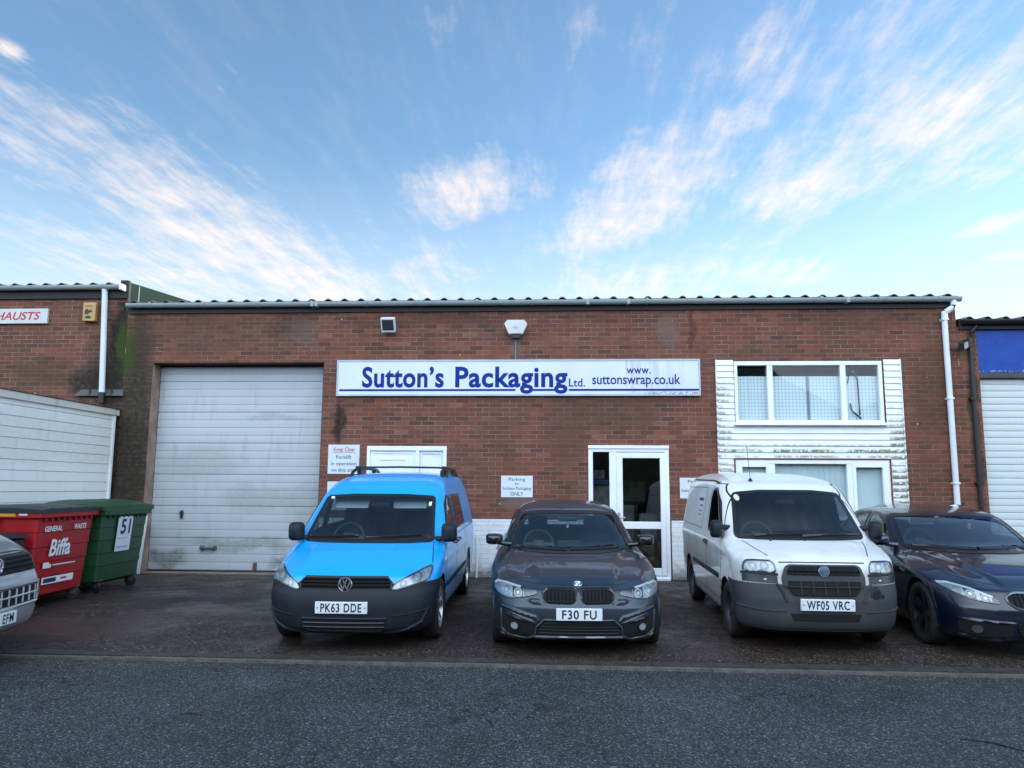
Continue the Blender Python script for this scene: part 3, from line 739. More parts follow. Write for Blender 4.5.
# ---- right unit
RU = empty('industrial_unit', (13, 0, 0)); tag(RU, 'lower unit on the far right with flaking blue panel above a pale shutter', 'building')
mb = MB(); wall_cells(mb, 6.752, 21, 0, 4.25, [(7.07,10.9,0,4.22)], depth=.12); mb.quad((21,0,0),(21,9,0),(21,9,4.3),(21,0,4.3)); mb.quad((6.752,9,0),(21,9,0),(21,9,5),(6.752,9,5))
W('wall', mb, M['brick_r'], RU, sharp=0)
W('roof', corrugated(6.80, 21.1, -.06, 4.375, 9.1, 5.22), M['cement'], RU, sharp=60)
mb = MB(); mb.box(6.78,21,-.04,.0,4.2,4.36); W('fascia', mb, M['fascia'], RU)
W('gutter', gutter(6.80, 21, -.105, 4.335), M['black'], RU)
mb = MB(); mb.box(7.07,10.9,.02,.06,3.47,4.215); W('panel', mb, M['blue_panel'], RU, bevel=.004)
mb = MB(); mb.box(7.07,10.9,-.0,.05,3.37,3.465); W('lintel', mb, M['lead'], RU, bevel=.01)
mb = MB(); prof = []; P = .112
for k in range(30):
    zb = .02+k*P; prof += [(zb,.1),(zb+.006,.1),(zb+.014,.086),(zb+P*.5,.08),(zb+P-.003,.086)]
v = []
for zb, yy in prof: v += [(7.07,yy,zb),(10.9,yy,zb)]
mb.add(v, [(2*i,2*i+1,2*i+3,2*i+2) for i in range(len(prof)-1)]); W('shutter', mb, M['shutter_r'], RU, sharp=20)
mb = MB(); mb.tube([(7.04,-.1,4.3),(7.04,-.1,4.24),(6.96,-.06,4.14),(6.93,-.05,4.06),(6.915,-.05,.3)], .035, 10)
dpb = W('downpipe', mb, M['black'], RU)
for z in (3.9,3.0,1.6):
    mb = MB(); mb.box(6.86,6.97,-.09,.0,z,z+.04); W('pipe_clip', mb, M['black'], dpb)

# ------------------------------------------------------------------ fittings and signs on the walls
def wallp(y): return lambda u, w: (u, y, w)
S = MB(); S.box(-3.85,2.425,-.05,-.012,3.085,3.695); 
so_ = empty('shop_sign', (-.71, 0, 3.085)); tag(so_, 'long white sign board with large blue packaging lettering across the brick front', 'sign')
W('board', S, M['sign'], so_, bevel=.004)
mb = MB(); frame_rect(mb, -3.862,2.437,3.073,3.707,.028,-.058,-.002); W('sign_frame', mb, simple('grey aluminium trim', (.42,.45,.5), .45, .3), so_)
mb = MB(); pl = wallp(-.0535)
text(mb, "Sutton\u2019s", -3.41,-1.97,3.235,.335,pl,0,.028,0,1.06); text(mb, "Packaging", -1.77,.175,3.235,.335,pl,0,.028,0,1.06)
text(mb, 'Ltd.', .20,.475,3.235,.135,pl,0,.012); text(mb, 'www.', 1.19,1.6,3.455,.135,pl,0,.012,0,1.1); text(mb, 'suttonswrap.co.uk', .60,2.10,3.275,.165,pl,0,.012)
W('lettering', mb, M['sign_blue'], so_, sharp=0)
mb = MB()
for a, b in ((-3.81,-.72), (-.42,-.03), (.2,2.41)): mb.box(a,b,-.054,-.045,3.158,3.192)
W('underline', mb, M['sign_blue'], so_)

def small_sign(label, x0, x1, z0, z1, lines, tilt=0.0):
    o = empty('notice', ((x0+x1)/2, 0, z0)); tag(o, label, 'sign')
    mb = MB(); mb.box(x0,x1,-.012,-.002,z0,z1); W('board', mb, M['sign_plate'], o, bevel=.003)
    if lines:
        mb = MB()
        for (s, a, b, base, cap, mi) in lines: text(mb, s, a, b, base, cap, wallp(-.0135), mi, .004)
        W('lettering', mb, [M['sign_navy'], M['sign_red']], o, sharp=0)
    return o
ks = small_sign('white forklift warning notice with red heading, right of the roller door', -3.975,-3.425,1.72,2.225,
    [('Keep Clear',-3.88,-3.5,2.11,.07,1),('Forklift',-3.83,-3.56,1.98,.065,0),('in operation',-3.92,-3.47,1.87,.06,0),('on this site',-3.91,-3.5,1.76,.06,0)])
mb = MB(); mb.box(-3.89,-3.49,-.0136,-.012,2.085,2.092); W('red_rule', mb, M['sign_red'], ks)
small_sign('plain white notice below the forklift warning notice, half hidden by the blue van', -3.97,-3.45,1.1,1.59, [])
small_sign('white parking notice on bare brick between the white door and the glazed door', -.96,-.42,1.34,1.705,
    [('Parking',-.83,-.55,1.62,.052,0),('for',-.72,-.66,1.55,.045,0),('Suttons Packaging',-.93,-.45,1.47,.048,0),('ONLY',-.8,-.58,1.37,.06,0)])
small_sign('white parking notice right of the glazed door, half hidden by the white van', 2.055,2.58,1.34,1.685,
    [('Parking',2.19,2.46,1.6,.052,0),('for',2.29,2.35,1.53,.045,0),('Suttons Packaging',2.08,2.55,1.45,.048,0),('ONLY',2.21,2.43,1.36,.06,0)])
mb = MB(); mb.box(-12.0,-9.235,-.05,-.004,4.405,4.68)
ex = empty('shop_sign', (-10.6,0,4.4)); tag(ex, 'narrow pale sign with red italic lettering on the left unit', 'sign')
W('board', mb, simple('pale sign board', (.55,.56,.55), .5), ex, bevel=.004)
mb = MB(); text(mb, 'EXHAUSTS', -10.50,-9.37,4.475,.14,wallp(-.0515),0,.02,.25); W('lettering', mb, M['sign_red'], ex, sharp=0)
# alarm boxes and lights
al = empty('alarm_box', (-.72,0,4.1)); tag(al, 'white six sided alarm box above the long sign', 'alarm box')
mb = MB(); mb.prism([(-.9,4.33),(-.86,4.38),(-.58,4.38),(-.54,4.33),(-.61,4.17),(-.83,4.17)], -.12, -.004)
W('cover', mb, simple('white alarm cover', (.62,.60,.56), .4), al, bevel=.015)
mb = MB(); mb.prism([(-.80,4.165),(-.64,4.165),(-.66,4.09),(-.78,4.09)], -.10, -.004); W('strobe', mb, M['black'], al, bevel=.01)
mb = MB(); mb.prism([(-.72,4.31),(-.67,4.245),(-.77,4.245)], -.1225, -.12); W('emblem', mb, simple('faded emblem', (.45,.45,.42), .5), al)
ya = empty('alarm_box', (-8.42,0,4.42)); tag(ya, 'small yellow alarm box on the left unit beside the white downpipe', 'alarm box')
mb = MB(); mb.box(-8.55,-8.31,-.10,-.004,4.43,4.775); W('cover', mb, simple('yellow plastic', (.50,.29,.09), .5, var=.2), ya, bevel=.012)
mb = MB(); mb.box(-8.51,-8.37,-.1015,-.099,4.7,4.715)
mb.prism([(-8.5,4.64),(-8.46,4.66),(-8.43,4.62),(-8.39,4.65),(-8.37,4.6),(-8.42,4.58),(-8.46,4.55),(-8.51,4.57)], -.1018, -.099); mb.prism([(-8.5,4.52),(-8.4,4.53),(-8.38,4.48),(-8.48,4.475)], -.1018, -.099)
W('emblem', mb, M['black'], ya)
fl = empty('floodlight', (-2.95,0,4.2)); tag(fl, 'square floodlight tilted down from the brick above the long sign', 'floodlight')
mb = MB(); c = (-2.95,-.16,4.31)
def fl_x(p):
    r = Matrix.Rotation(rad(28), 3, 'X') @ p; return Vector(c)+r
st = len(mb.v); mb.box(-.125,.125,-.03,.05,-.13,.13); mb.xform(fl_x, st); W('housing', mb, M['pipe_white'], fl, bevel=.01)
mb = MB(); mb.box(-.10,.10,-.034,-.031,-.09,.10); mb.xform(fl_x); W('lens', mb, simple('dark lamp glass', (.04,.045,.05), .08, coat=.5, var=0), fl)
mb = MB(); mb.box(-2.99,-2.91,-.13,-.002,4.25,4.33); W('bracket', mb, M['black'], fl)
sp = empty('spotlight', (6.76,0,3.86)); tag(sp, 'small black spotlight between the white and the black downpipe', 'spotlight')
mb = MB(); st = 0; mb.box(-.09,.09,-.04,.05,-.07,.07)
def sp_x(p): return Vector((6.76,-.17,3.9)) + Matrix.Rotation(rad(-25),3,'Y') @ (Matrix.Rotation(rad(35),3,'Z') @ (Matrix.Rotation(rad(25),3,'X') @ p))
mb.xform(sp_x); W('housing', mb, M['black'], sp, bevel=.012)
mb = MB(); mb.box(-.07,.07,-.045,-.041,-.05,.05); mb.xform(sp_x); W('lens', mb, simple('pale lamp glass', (.5,.5,.45), .15, var=0), sp)
mb = MB(); mb.tube([(6.8,-.0,3.93),(6.77,-.13,3.92)], .018, 8); W('bracket', mb, M['black'], sp)

# ------------------------------------------------------------------ shed at the left
sh = empty('shed', (-9.4,-2.5,0)); tag(sh, 'white boarded lean shed behind the red wheeled bin', 'shed')
mb = MB(); z = .0; P = .155
while z < 2.74:
    b = min(z+P, 2.74); d = .018
    mb.quad((-7.8,-5.0,z+d*.6),(-7.8,-.12,z+d*.6),(-7.796,-.12,b),(-7.796,-5.0,b)); mb.quad((-7.815,-5.0,z),(-7.815,-.12,z),(-7.8,-.12,z+d*.6),(-7.8,-5.0,z+d*.6))
    mb.quad((-11,-5.0,z+d*.6),(-7.8,-5.0,z+d*.6),(-7.796,-5.004,b),(-11,-5.004,b)); mb.quad((-11,-4.985,z),(-7.815,-4.985,z),(-7.8,-5.0,z+d*.6),(-11,-5.0,z+d*.6))
    z += P
mb.quad((-7.82,-.12,0),(-11,-.12,0),(-11,-.12,2.75),(-7.82,-.12,2.75))
W('boarding', mb, M['shed'], sh, sharp=20)
mb = MB(); mb.box(-7.83,-7.772,-.16,-.10,0,2.74); W('corner_post', mb, M['shed'], sh, bevel=.006)
mb = MB(); mb.box(-7.79,-7.755,-5.1,-.03,2.72,2.83); mb.box(-11.1,-7.79,-5.1,-5.06,2.72,2.83); W('bargeboard', mb, boards_mat('chalky white trim', (.6,.58,.5), (.25,.23,.17), streak=.8), sh, bevel=.006)
mb = MB(); mb.add([(-11.1,-5.08,2.95),(-7.74,-5.08,2.84),(-7.74,-.02,2.84),(-11.1,-.02,2.95),(-11.1,-5.08,2.85),(-7.74,-5.08,2.832),(-7.74,-.02,2.832),(-11.1,-.02,2.85)], [(0,1,2,3),(4,7,6,5),(0,4,5,1),(1,5,6,2)])
W('roof', mb, M['fascia'], sh)

# ------------------------------------------------------------------ wheeled bins
def big_bin(name, label, group, loc, rz, body_m, lid_m, lidz, zs=1.08):
    """four wheeled 1100 litre bin; local x = depth (front face at x=0, looking +x), y along the long side"""
    t = empty(name, loc, (0,0,rz)); t.scale = (1,1,zs); tag(t, label, 'wheeled bin', group)
    mb = MB(); Wd, Ln, D = 1.25, 1.25, 1.0
    def shell(x0, x1, y0, y1, z): return [(x0,y0,z),(x1,y0,z),(x1,y1,z),(x0,y1,z)]
    levels = [(.115,.16,.10),(.16,.082,.055),(.35,.07,.045),(.36,.062,.038),(.52,.055,.034),(.53,.047,.027),(.69,.04,.023),(.70,.032,.016),(.86,.026,.012),(.87,.018,.006),(1.0,.012,0),(1.03,.012,0)]
    v = []
    for z, dx, dy in levels:
        q = [(-D+dx,dy),(-dx,dy),(-dx,Ln-dy),(-D+dx,Ln-dy)]
        r = .05; pts = []
        for i,(cx,cy) in enumerate(q):
            sx_ = 1 if i in (0,3) else -1; sy_ = 1 if i in (0,1) else -1
            a0 = {0:180,1:270,2:0,3:90}[i]
            for k in range(5):
                a = rad(a0+90*k/4); pts.append((cx+sx_*r+r*math.cos(a), cy+sy_*r+r*math.sin(a), z))
        v += pts
    n = 20
    f = [(k*n+i,k*n+(i+1)%n,(k+1)*n+(i+1)%n,(k+1)*n+i) for k in range(len(levels)-1) for i in range(n)]
    f += [tuple(range(n-1,-1,-1))]
    mb.add(v, f, 0, True)
    b = link('body', mb, body_m, t, sharp=25)
    mb = MB(); 
    for (x0,x1,y0,y1) in ((-D-.04,.04,-.035,.03),(-D-.04,.04,Ln-.03,Ln+.035),(-.03,.045,.03,Ln-.03),(-D-.045,-D+.03,.03,Ln-.03)): mb.box(x0,x1,y0,y1,1.025,1.10)
    for k in range(9): mb.box(-.03,.03,.1+k*.128,.13+k*.128,.985,1.03)
    link('rim', mb, body_m, t, bevel=.012)
    mb = MB(); m_ = 14; vv = []
    for i in range(m_+1):
        y = -.05+(Ln+.10)*i/m_
        for j in range(9):
            x = -D-.05+(D+.11)*j/8
            e = min(i, m_-i, 2)/2; ej = min(j, 8-j, 1)
            vv.append((x, y, 1.105+(lidz-1.105)*(.45+.55*math.sin(math.pi*j/8)**.7)*(.6+.4*e) + (.008 if (i % 4 == 2) else 0)))
    mb.add(vv, [(i*9+j,i*9+j+1,(i+1)*9+j+1,(i+1)*9+j) for i in range(m_) for j in range(8)], 0, True)
    bd = [(0*9+j) for j in range(9)]+[i*9+8 for i in range(1,m_+1)]+[m_*9+j for j in range(7,-1,-1)]+[i*9 for i in range(m_-1,0,-1)]
    low = [(vv[q][0],vv[q][1],1.085) for q in bd]; top = [vv[q] for q in bd]; nn = len(bd)
    mb.add(top+low, [(i,(i+1)%nn,(i+1)%nn+nn,i+nn) for i in range(nn)])
    ld = link('lid', mb, lid_m, t, sharp=30)
    mb = MB(); mb.tube([(-D*.5,-.10,1.0),(-D*.5,.02,1.0)], .028, 10); mb.tube([(-D*.5,Ln+.1,1.0),(-D*.5,Ln-.02,1.0)], .028, 10); link('trunnion', mb, body_m, t)
    proto = None
    for cx, cy in ((-.12,.15),(-.12,Ln-.15),(-D+.17,.16),(-D+.17,Ln-.16)):
        a = random.uniform(-40,40)
        mb = MB(); mb.box(-.055,.055,-.055,.055,.165,.18); mb.box(-.045,.03,-.034,-.026,.07,.17); mb.box(-.045,.03,.026,.034,.07,.17); mb.tube([(-.02,-.04,.085),(-.02,.04,.085)], .012, 8)
        rt = Matrix.Rotation(rad(a), 3, 'Z')
        mb.xform(lambda p: rt @ p + Vector((cx,cy,.0)))
        cs = link('castor', mb, M['lead'], t)
        mb = MB(); mb.lathe([(-.022,.0),(-.022,.05),(-.022,.075),(-.012,.085),(.012,.085),(.022,.075),(.022,.05),(.022,0)], 'y', 20, (-.02,0,.085))
        mb.xform(lambda p: rt @ p + Vector((cx,cy,.0)))
        link('wheel', mb, M['black'], cs)
    return t
def bin_mat(name, c):
    m, nt, b = newmat(name); co = coords(nt); x, y, z = sep(nt, co)
    n = noise(nt, co, 4, 6, .65)
    k = ramp(nt, n, [(.3, tuple(q*.8 for q in c)), (.7, tuple(min(1, q*1.18) for q in c))])
    scr = noise(nt, comb(nt, mth(nt, 'MULTIPLY', x, 6), mth(nt, 'MULTIPLY', y, 6), mth(nt, 'MULTIPLY', z, 60)), 1.0, 5, .7)
    k = mix(nt, mth(nt, 'MULTIPLY', mth(nt, 'MULTIPLY', sstep(nt, scr, .6, .72), sstep(nt, noise(nt, co, 2.3, 4), .48, .62)), .55), k, tuple(min(1, q*1.6+.05) for q in c))
    k = mix(nt, mth(nt, 'MULTIPLY', sstep(nt, noise(nt, co, 3.1, 7, .7), .52, .72), .45), k, (.035,.03,.026))
    L(nt, k, b.inputs['Base Color']); L(nt, mth(nt, 'ADD', mth(nt, 'MULTIPLY', n, .25), .32), b.inputs['Roughness'])
    bump(nt, b, noise(nt, co, 120, 3), .12, .002); return m
BG = 'four wheeled bins beside the shed'
red_m = bin_mat('red bin plastic', (.34,.006,.010)); grn_m = bin_mat('green bin plastic', (.010,.055,.020)); blk_m = bin_mat('black lid plastic', (.012,.014,.018))
RB = big_bin('wheeled_bin', 'red general waste bin with black lid and white lettering', BG, (-6.49,-3.78,-.062), rad(2), red_m, blk_m, 1.17, 1.115)
GB = big_bin('wheeled_bin', 'green wheeled bin with a hand marked white notice on its side', BG, (-6.47,-2.40,-.035), rad(1.5), grn_m, grn_m, 1.23, 1.075)
white_l = simple('white lettering', (.8,.8,.8), .5, var=0)
def face(x): return lambda u, w: (x + .075*(1.03-w)*-1.0 if False else x - .075*(1.03-w)/.86 + .012, u, w)
fp = face(-.004)
mb = MB()
text(mb, 'GENERAL', .13,.50,.872,.058,face(.006),0,.02); text(mb, 'WASTE', .76,1.04,.877,.058,face(.006),0,.02)
text(mb, 'Biffa', .29,.74,.592,.18,face(.006),0,.025,.12)
link('lettering', mb, white_l, RB, sharp=0)
mb = MB(); f2 = face(.008)
def dq(m, y0, y1, z0, z1, mi=0, fx=f2): m.add([fx(y0,z0),fx(y1,z0),fx(y1,z1),fx(y0,z1)], [(0,1,2,3)], mi)
dq(mb,.20,.32,.455,.52); dq(mb,.32,.37,.455,.495); dq(mb,.40,.90,.475,.488); dq(mb,.22,.90,.27,.35)
link('decal', mb, white_l, RB)
mb = MB(); f3 = face(.0095); dq(mb,.25,.52,.285,.335,0,f3); dq(mb,.62,.75,.30,.322,1,f3)
link('decal', mb, [simple('dark decal', (.03,.03,.09), .5, var=0), M['sign_red']], RB)
mb = MB(); mb.add([(-.62,-.037,1.05),(-.28,-.037,1.05),(-.28,-.037,1.098),(-.62,-.037,1.098)], [(0,1,2,3)]); link('yellow_sticker', mb, simple('yellow sticker', (.65,.38,.02), .5), RB)
mb = MB(); mb.add([(-.24,-.037,1.06),(-.13,-.037,1.06),(-.13,-.037,1.085),(-.24,-.037,1.085)], [(0,1,2,3)]); link('white_sticker', mb, white_l, RB)
mb = MB(); f4 = face(.008); dq(mb,.36,.77,.53,1.0,0,f4); nb = link('notice_sheet', mb, M['sign_plate'], GB)
mb = MB(); f5 = face(.0095); text(mb, '51', .45,.72,.77,.19,f5,0,.03); dq(mb,.40,.70,.70,.705,0,f5); dq(mb,.40,.72,.57,.60,1,f5)
link('marking', mb, [simple('marker ink', (.02,.02,.1), .5, var=0), simple('pale print', (.35,.42,.55), .5, var=0)], nb, sharp=0)
# small black bin behind the silver van
bb = empty('wheelie_bin', (-6.62,-4.12,-.08)); tag(bb, 'black two wheeled bin between the silver van and the red bin', 'wheeled bin')
mb = MB(); mb.hexa([(-.5,-.2,.12),(.02,-.2,.12),(.02,.2,.12),(-.5,.2,.12),(-.55,-.26,.93),(.05,-.26,.93),(.05,.26,.93),(-.55,.26,.93)]); link('body', mb, blk_m, bb, bevel=.03)
mb = MB(); mb.hexa([(-.58,-.28,.935),(.11,-.28,.935),(.11,.28,.935),(-.58,.28,.935),(-.56,-.25,1.01),(.04,-.25,.985),(.04,.25,.985),(-.56,.25,1.01)]); link('lid', mb, blk_m, bb, bevel=.02)
mb = MB()
for y in (-.2,.2): mb.lathe([(-.025,0),(-.025,.1),(.025,.1),(.025,0)], 'y', 20, (-.42,y,.1))
link('wheel', mb, M['black'], bb)
# bits of twig on the road
tw_m = simple('dark twig', (.010,.008,.006), .8)
for (x0, y0, x1, y1, bend, lab) in ((2.66,-7.66,2.95,-7.89,.03,'thin dark twig lying on the road in front of the white van'), (-2.72,-7.52,-2.55,-7.55,.015,'short dark twig lying on the road near the left edge'), (-.51,-7.48,-.45,-7.65,.01,'small dark twig lying on the road in front of the grey saloon')):
    mb = MB(); mb.tube([(x0,y0,-.131),((x0+x1)/2+bend,(y0+y1)/2+bend,-.128),(x1,y1,-.131)], [.003,.005,.003], 6)
    tag(link('twig', mb, tw_m), lab, 'twig')
# leaning white board beside the roller door
mb = MB(); mb.hexa([(-7.33,-.10,.0),(-7.17,-.10,.0),(-7.17,-.06,.0),(-7.33,-.06,.0),(-7.27,-.035,.98),(-7.12,-.035,.98),(-7.12,-.008,.98),(-7.27,-.008,.98)])
tag(link('plank', mb, boards_mat('white plank', (.66,.68,.67), (.25,.24,.2), streak=.5), bevel=.004), 'white plank leaning on the wall left of the roller door', 'plank')
# ------------------------------------------------------------------ vehicles: builder
def pchip(xk, yk, x):
    """monotone cubic interpolation"""
    xk = np.asarray(xk, float); yk = np.asarray(yk, float)
    h = np.diff(xk); d = np.diff(yk)/h; m = np.zeros(len(xk))
    for i in range(1, len(xk)-1):
        if d[i-1]*d[i] > 0:
            w1, w2 = 2*h[i]+h[i-1], h[i]+2*h[i-1]
            m[i] = (w1+w2)/(w1/d[i-1]+w2/d[i])
    m[0], m[-1] = d[0], d[-1]
    i = np.clip(np.searchsorted(xk, x)-1, 0, len(h)-1)
    t = (x-xk[i])/h[i]
    return yk[i]*(1+2*t)*(1-t)**2 + h[i]*m[i]*t*(1-t)**2 + yk[i+1]*t*t*(3-2*t) + h[i]*m[i+1]*t*t*(t-1)

def inside(poly, P):
    poly = np.asarray(poly); x, y = P[:,0], P[:,1]; r = np.zeros(len(P), bool); n = len(poly)
    for i in range(n):
        x0, y0 = poly[i]; x1, y1 = poly[(i+1) % n]
        c = ((y0 > y) != (y1 > y)) & (x < (x1-x0)*(y-y0)/((y1-y0) if y1 != y0 else 1e-9)+x0)
        r ^= c
    return r
def area2(poly): return sum(poly[i][0]*poly[(i+1)%len(poly)][1]-poly[(i+1)%len(poly)][0]*poly[i][1] for i in range(len(poly)))
def offset_poly(poly, d):
    """move a polygon's outline inwards by d"""
    P = [Vector(p) for p in poly]; s = 1 if area2(poly) > 0 else -1; n = len(P); out = []
    for i in range(n):
        a = (P[i]-P[i-1]).normalized(); b = (P[(i+1)%n]-P[i]).normalized()
        na = Vector((-a.y, a.x))*s; nb = Vector((-b.y, b.x))*s
        m = (na+nb); l = m.length
        m = m/l if l > 1e-6 else na
        out.append(tuple(P[i] + m*(d/max(.45, m.dot(na)))))
    return out
def round_poly(poly, r=.03, k=4):
    out = []; n = len(poly)
    for i in range(n):
        p0, p1, p2 = Vector(poly[i-1]), Vector(poly[i]), Vector(poly[(i+1)%n])
        rr = min(r, (p0-p1).length*.45, (p2-p1).length*.45)
        a = p1+(p0-p1).normalized()*rr; b = p1+(p2-p1).normalized()*rr
        for j in range(k+1):
            t = j/k; out.append(tuple(a*(1-t)**2+p1*2*t*(1-t)+b*t*t))
    return out
def edge_dist(poly, p):
    best = 9; q = Vector(p); n = len(poly)
    for i in range(n):
        a = Vector(poly[i]); b = Vector(poly[(i+1)%n]); ab = b-a
        t = max(0, min(1, (q-a).dot(ab)/max(ab.length_squared, 1e-12)))
        best = min(best, (a+ab*t-q).length)
    return best
def circle(u, w, r, n=20, ry=None): return [(u+r*math.cos(2*math.pi*i/n), w+(ry or r)*math.sin(2*math.pi*i/n)) for i in range(n)]
def mirror(poly): return [(-u, w) for u, w in reversed(poly)]

class Car:
    """body = stack of horizontal outlines; everything else is fitted to that surface.
    local axes: y = 0 at the nose and grows rearwards, x = right as seen from in front, z up"""
    def __init__(s, name, label, keys, length, front, yaw, rear=(.05,.12,.15), deform=None, sub=5, cat='car', group=None, zbase=None, slope=True):
        s.L = length
        fx, fy = front; a = rad(yaw)
        cx, cy = fx-math.sin(a)*length/2, fy+math.cos(a)*length/2
        gz = SLOPE*cy if zbase is None else zbase
        s.t = empty(name, (cx, cy, gz), (math.atan(SLOPE) if slope else 0, 0, a))
        tag(s.t, label, cat, group)
        K = np.array(keys, float); n = len(K); R = (n-1)*sub+1; ti = np.linspace(0, n-1, R)
        col = [pchip(np.arange(n), K[:,j], ti) for j in range(K.shape[1])]
        z, yf, bow, rcx, rcy, ex, w, yr = col[:8]
        wedge = col[8] if len(col) > 8 else np.zeros(R)
        br, rx, ry = rear
        nF, nC, nS, nR, nB = 18, 14, 56, 7, 6
        rings = []
        for r in range(R):
            half = []
            xc = max(w[r]-rcx[r], w[r]*.15)
            for i in range(nF):
                x = xc*i/nF; half.append((x, yf[r]+bow[r]*(x/w[r])**2))
            for i in range(nC):
                th = math.pi/2*i/nC; q = math.sin(th)**(2/ex[r]); x = xc+(w[r]-xc)*q
                half.append((x, yf[r]+bow[r]*(x/w[r])**2+rcy[r]*(1-math.cos(th)**(2/ex[r]))))
            ya = yf[r]+bow[r]+rcy[r]; rw = min(rx, w[r]*.6); yb = max(yr[r]-br-ry, ya+.02)
            for i in range(nS):
                t = i/nS; half.append((w[r], ya+(yb-ya)*t))
            for i in range(nR):
                th = math.pi/2*i/nR; x = w[r]-rw*(1-math.cos(th)); half.append((x, yb+ry*math.sin(th)+br*(1-(x/w[r])**2)*0))
            for i in range(nB+1):
                x = (w[r]-rw)*(1-i/nB); half.append((x, yb+ry+br*(1-(x/max(w[r]-rw,1e-3))**2)))
            pts = [(x, y, z[r]+wedge[r]*y) for x, y in half]
            full = pts + [(-x, y, zz) for x, y, zz in reversed(pts[1:-1])]
            rings.append(full)
        C = len(rings[0]); H = nF+nC+nS+nR+nB+1
        V = np.array(rings).reshape(-1, 3)
        if deform is not None: V = deform(V)
        F = []
        for r in range(R-1):
            for c in range(C): F.append((r*C+c, r*C+(c+1)%C, (r+1)*C+(c+1)%C, (r+1)*C+c))
        for base in (0, (R-1)*C):
            for c in range(0, H-1):
                a_, b_, c_, d_ = base+c, base+c+1, base+(C-c-1)%C, base+(C-c)%C
                q = [a_, b_, c_, d_]; q = [k for i, k in enumerate(q) if k not in q[:i]]
                if len(q) >= 3: F.append(tuple(q))
        bm = bmesh.new()
        bv = [bm.verts.new(p) for p in V]
        for f in F:
            try: bm.faces.new([bv[i] for i in f])
            except ValueError: pass
        bmesh.ops.recalc_face_normals(bm, faces=bm.faces)
        if bm.calc_volume(signed=True) < 0: bmesh.ops.reverse_faces(bm, faces=bm.faces)
        bm.verts.index_update()
        s.V = V.copy(); s.F = [tuple(v.index for v in f.verts) for f in bm.faces]
        s.Nf = np.array([tuple(f.normal) for f in bm.faces]); bm.free()
        s.C = np.array([s.V[list(f)].mean(axis=0) for f in s.F])
        vn = np.zeros_like(s.V)
        for f, nn in zip(s.F, s.Nf):
            for k in f: vn[k] += nn
        s.vn = vn/np.maximum(np.linalg.norm(vn, axis=1, keepdims=True), 1e-9); s.V0 = s.V.copy()
        s.bvh = BVHTree.FromPolygons([tuple(p) for p in s.V], s.F)
        s.keep = np.ones(len(s.F), bool)
        s.rot = None
    # -- linking with the origin at the middle of the car
    def link(s, name, mb, mats, parent=None, **k):
        mb.v = [(x, y-s.L/2, z) for x, y, z in mb.v] if parent is None or not getattr(parent, 'data', None) or True else mb.v
        o = link(name, mb, mats, parent or s.t, **k)
        return o
    def hit(s, axis, u, v):
        if axis == 'front': o, d = (u,-3,v), (0,1,0)
        elif axis == 'rear': o, d = (u,12,v), (0,-1,0)
        elif axis == 'right': o, d = (4,u,v), (-1,0,0)
        elif axis == 'left': o, d = (-4,u,v), (1,0,0)
        else: o, d = (u,v,5), (0,0,-1)
        p, n, i, dist = s.bvh.ray_cast(Vector(o), Vector(d))
        if p is None:
            guess = {'front': (u,.3,v), 'rear': (u,s.L,v), 'right': (.8,u,v), 'left': (-.8,u,v), 'top': (u,v,1)}[axis]
            p, n, i, dist = s.bvh.find_nearest(Vector(guess))
        ids = list(s.F[i]); wd = 1/(np.sum((s.V0[ids]-np.array(p))**2, axis=1)+1e-6)
        nn = (s.vn[ids]*wd[:,None]).sum(axis=0); nn = Vector(nn)
        return p, (nn.normalized() if nn.length > 1e-6 else n)
    def cut(s, poly, axis, inset=.015):
        q = offset_poly(poly, inset); a = {'front': (0,2), 'rear': (0,2), 'right': (1,2), 'left': (1,2), 'top': (0,1)}[axis]
        P = s.C[:, a]; n = s.Nf
        m = {'front': n[:,1] < -.03, 'rear': n[:,1] > .03, 'right': n[:,0] > .25, 'left': n[:,0] < -.25, 'top': n[:,2] > .2}[axis]
        s.keep &= ~(inside(q, P) & m)
    def arch(s, yw, zw, R, lip=None, lip_w=.035, x_in=.42):
        d = np.hypot(s.V[:,1]-yw, s.V[:,2]-zw); side = np.abs(s.V[:,0]) > x_in
        m = side & (np.abs(d-R) < .026)
        s.V[m,1] = yw+(s.V[m,1]-yw)*R/d[m]; s.V[m,2] = zw+(s.V[m,2]-zw)*R/d[m]
        dc = np.hypot(s.C[:,1]-yw, s.C[:,2]-zw)
        s.keep &= ~((dc < R-.004) & (np.abs(s.C[:,0]) > x_in))
        for sgn, ax in ((1,'right'), (-1,'left')):
            mb = MB(); pts = []
            for k in range(25):
                a = rad(-14+208*k/24); pts.append((yw+(R+.004)*math.cos(a), zw+(R+.004)*math.sin(a)))
            mb2 = MB(); w_ = abs(s.hit(ax, yw, zw+R+.02)[0].x)-.012
            v = []
            for (y, z) in pts: v += [(sgn*w_, y, z), (sgn*(w_-.34), y, z)]
            mb2.add(v, [(2*i,2*i+1,2*i+3,2*i+2) for i in range(24)], 0, True)
            mb2.add([(sgn*(w_-.34), y, z) for y, z in pts], [tuple(range(25))])
            s.link('wheel_arch', mb2, M['liner'])
            if lip is not None:
                pl = [(yw+(R+lip_w*.35)*math.cos(rad(-8+196*k/30)), zw+(R+lip_w*.35)*math.sin(rad(-8+196*k/30))) for k in range(31)]
                s.strip('arch_lip', pl, lip_w, ax, lip, off=.007)
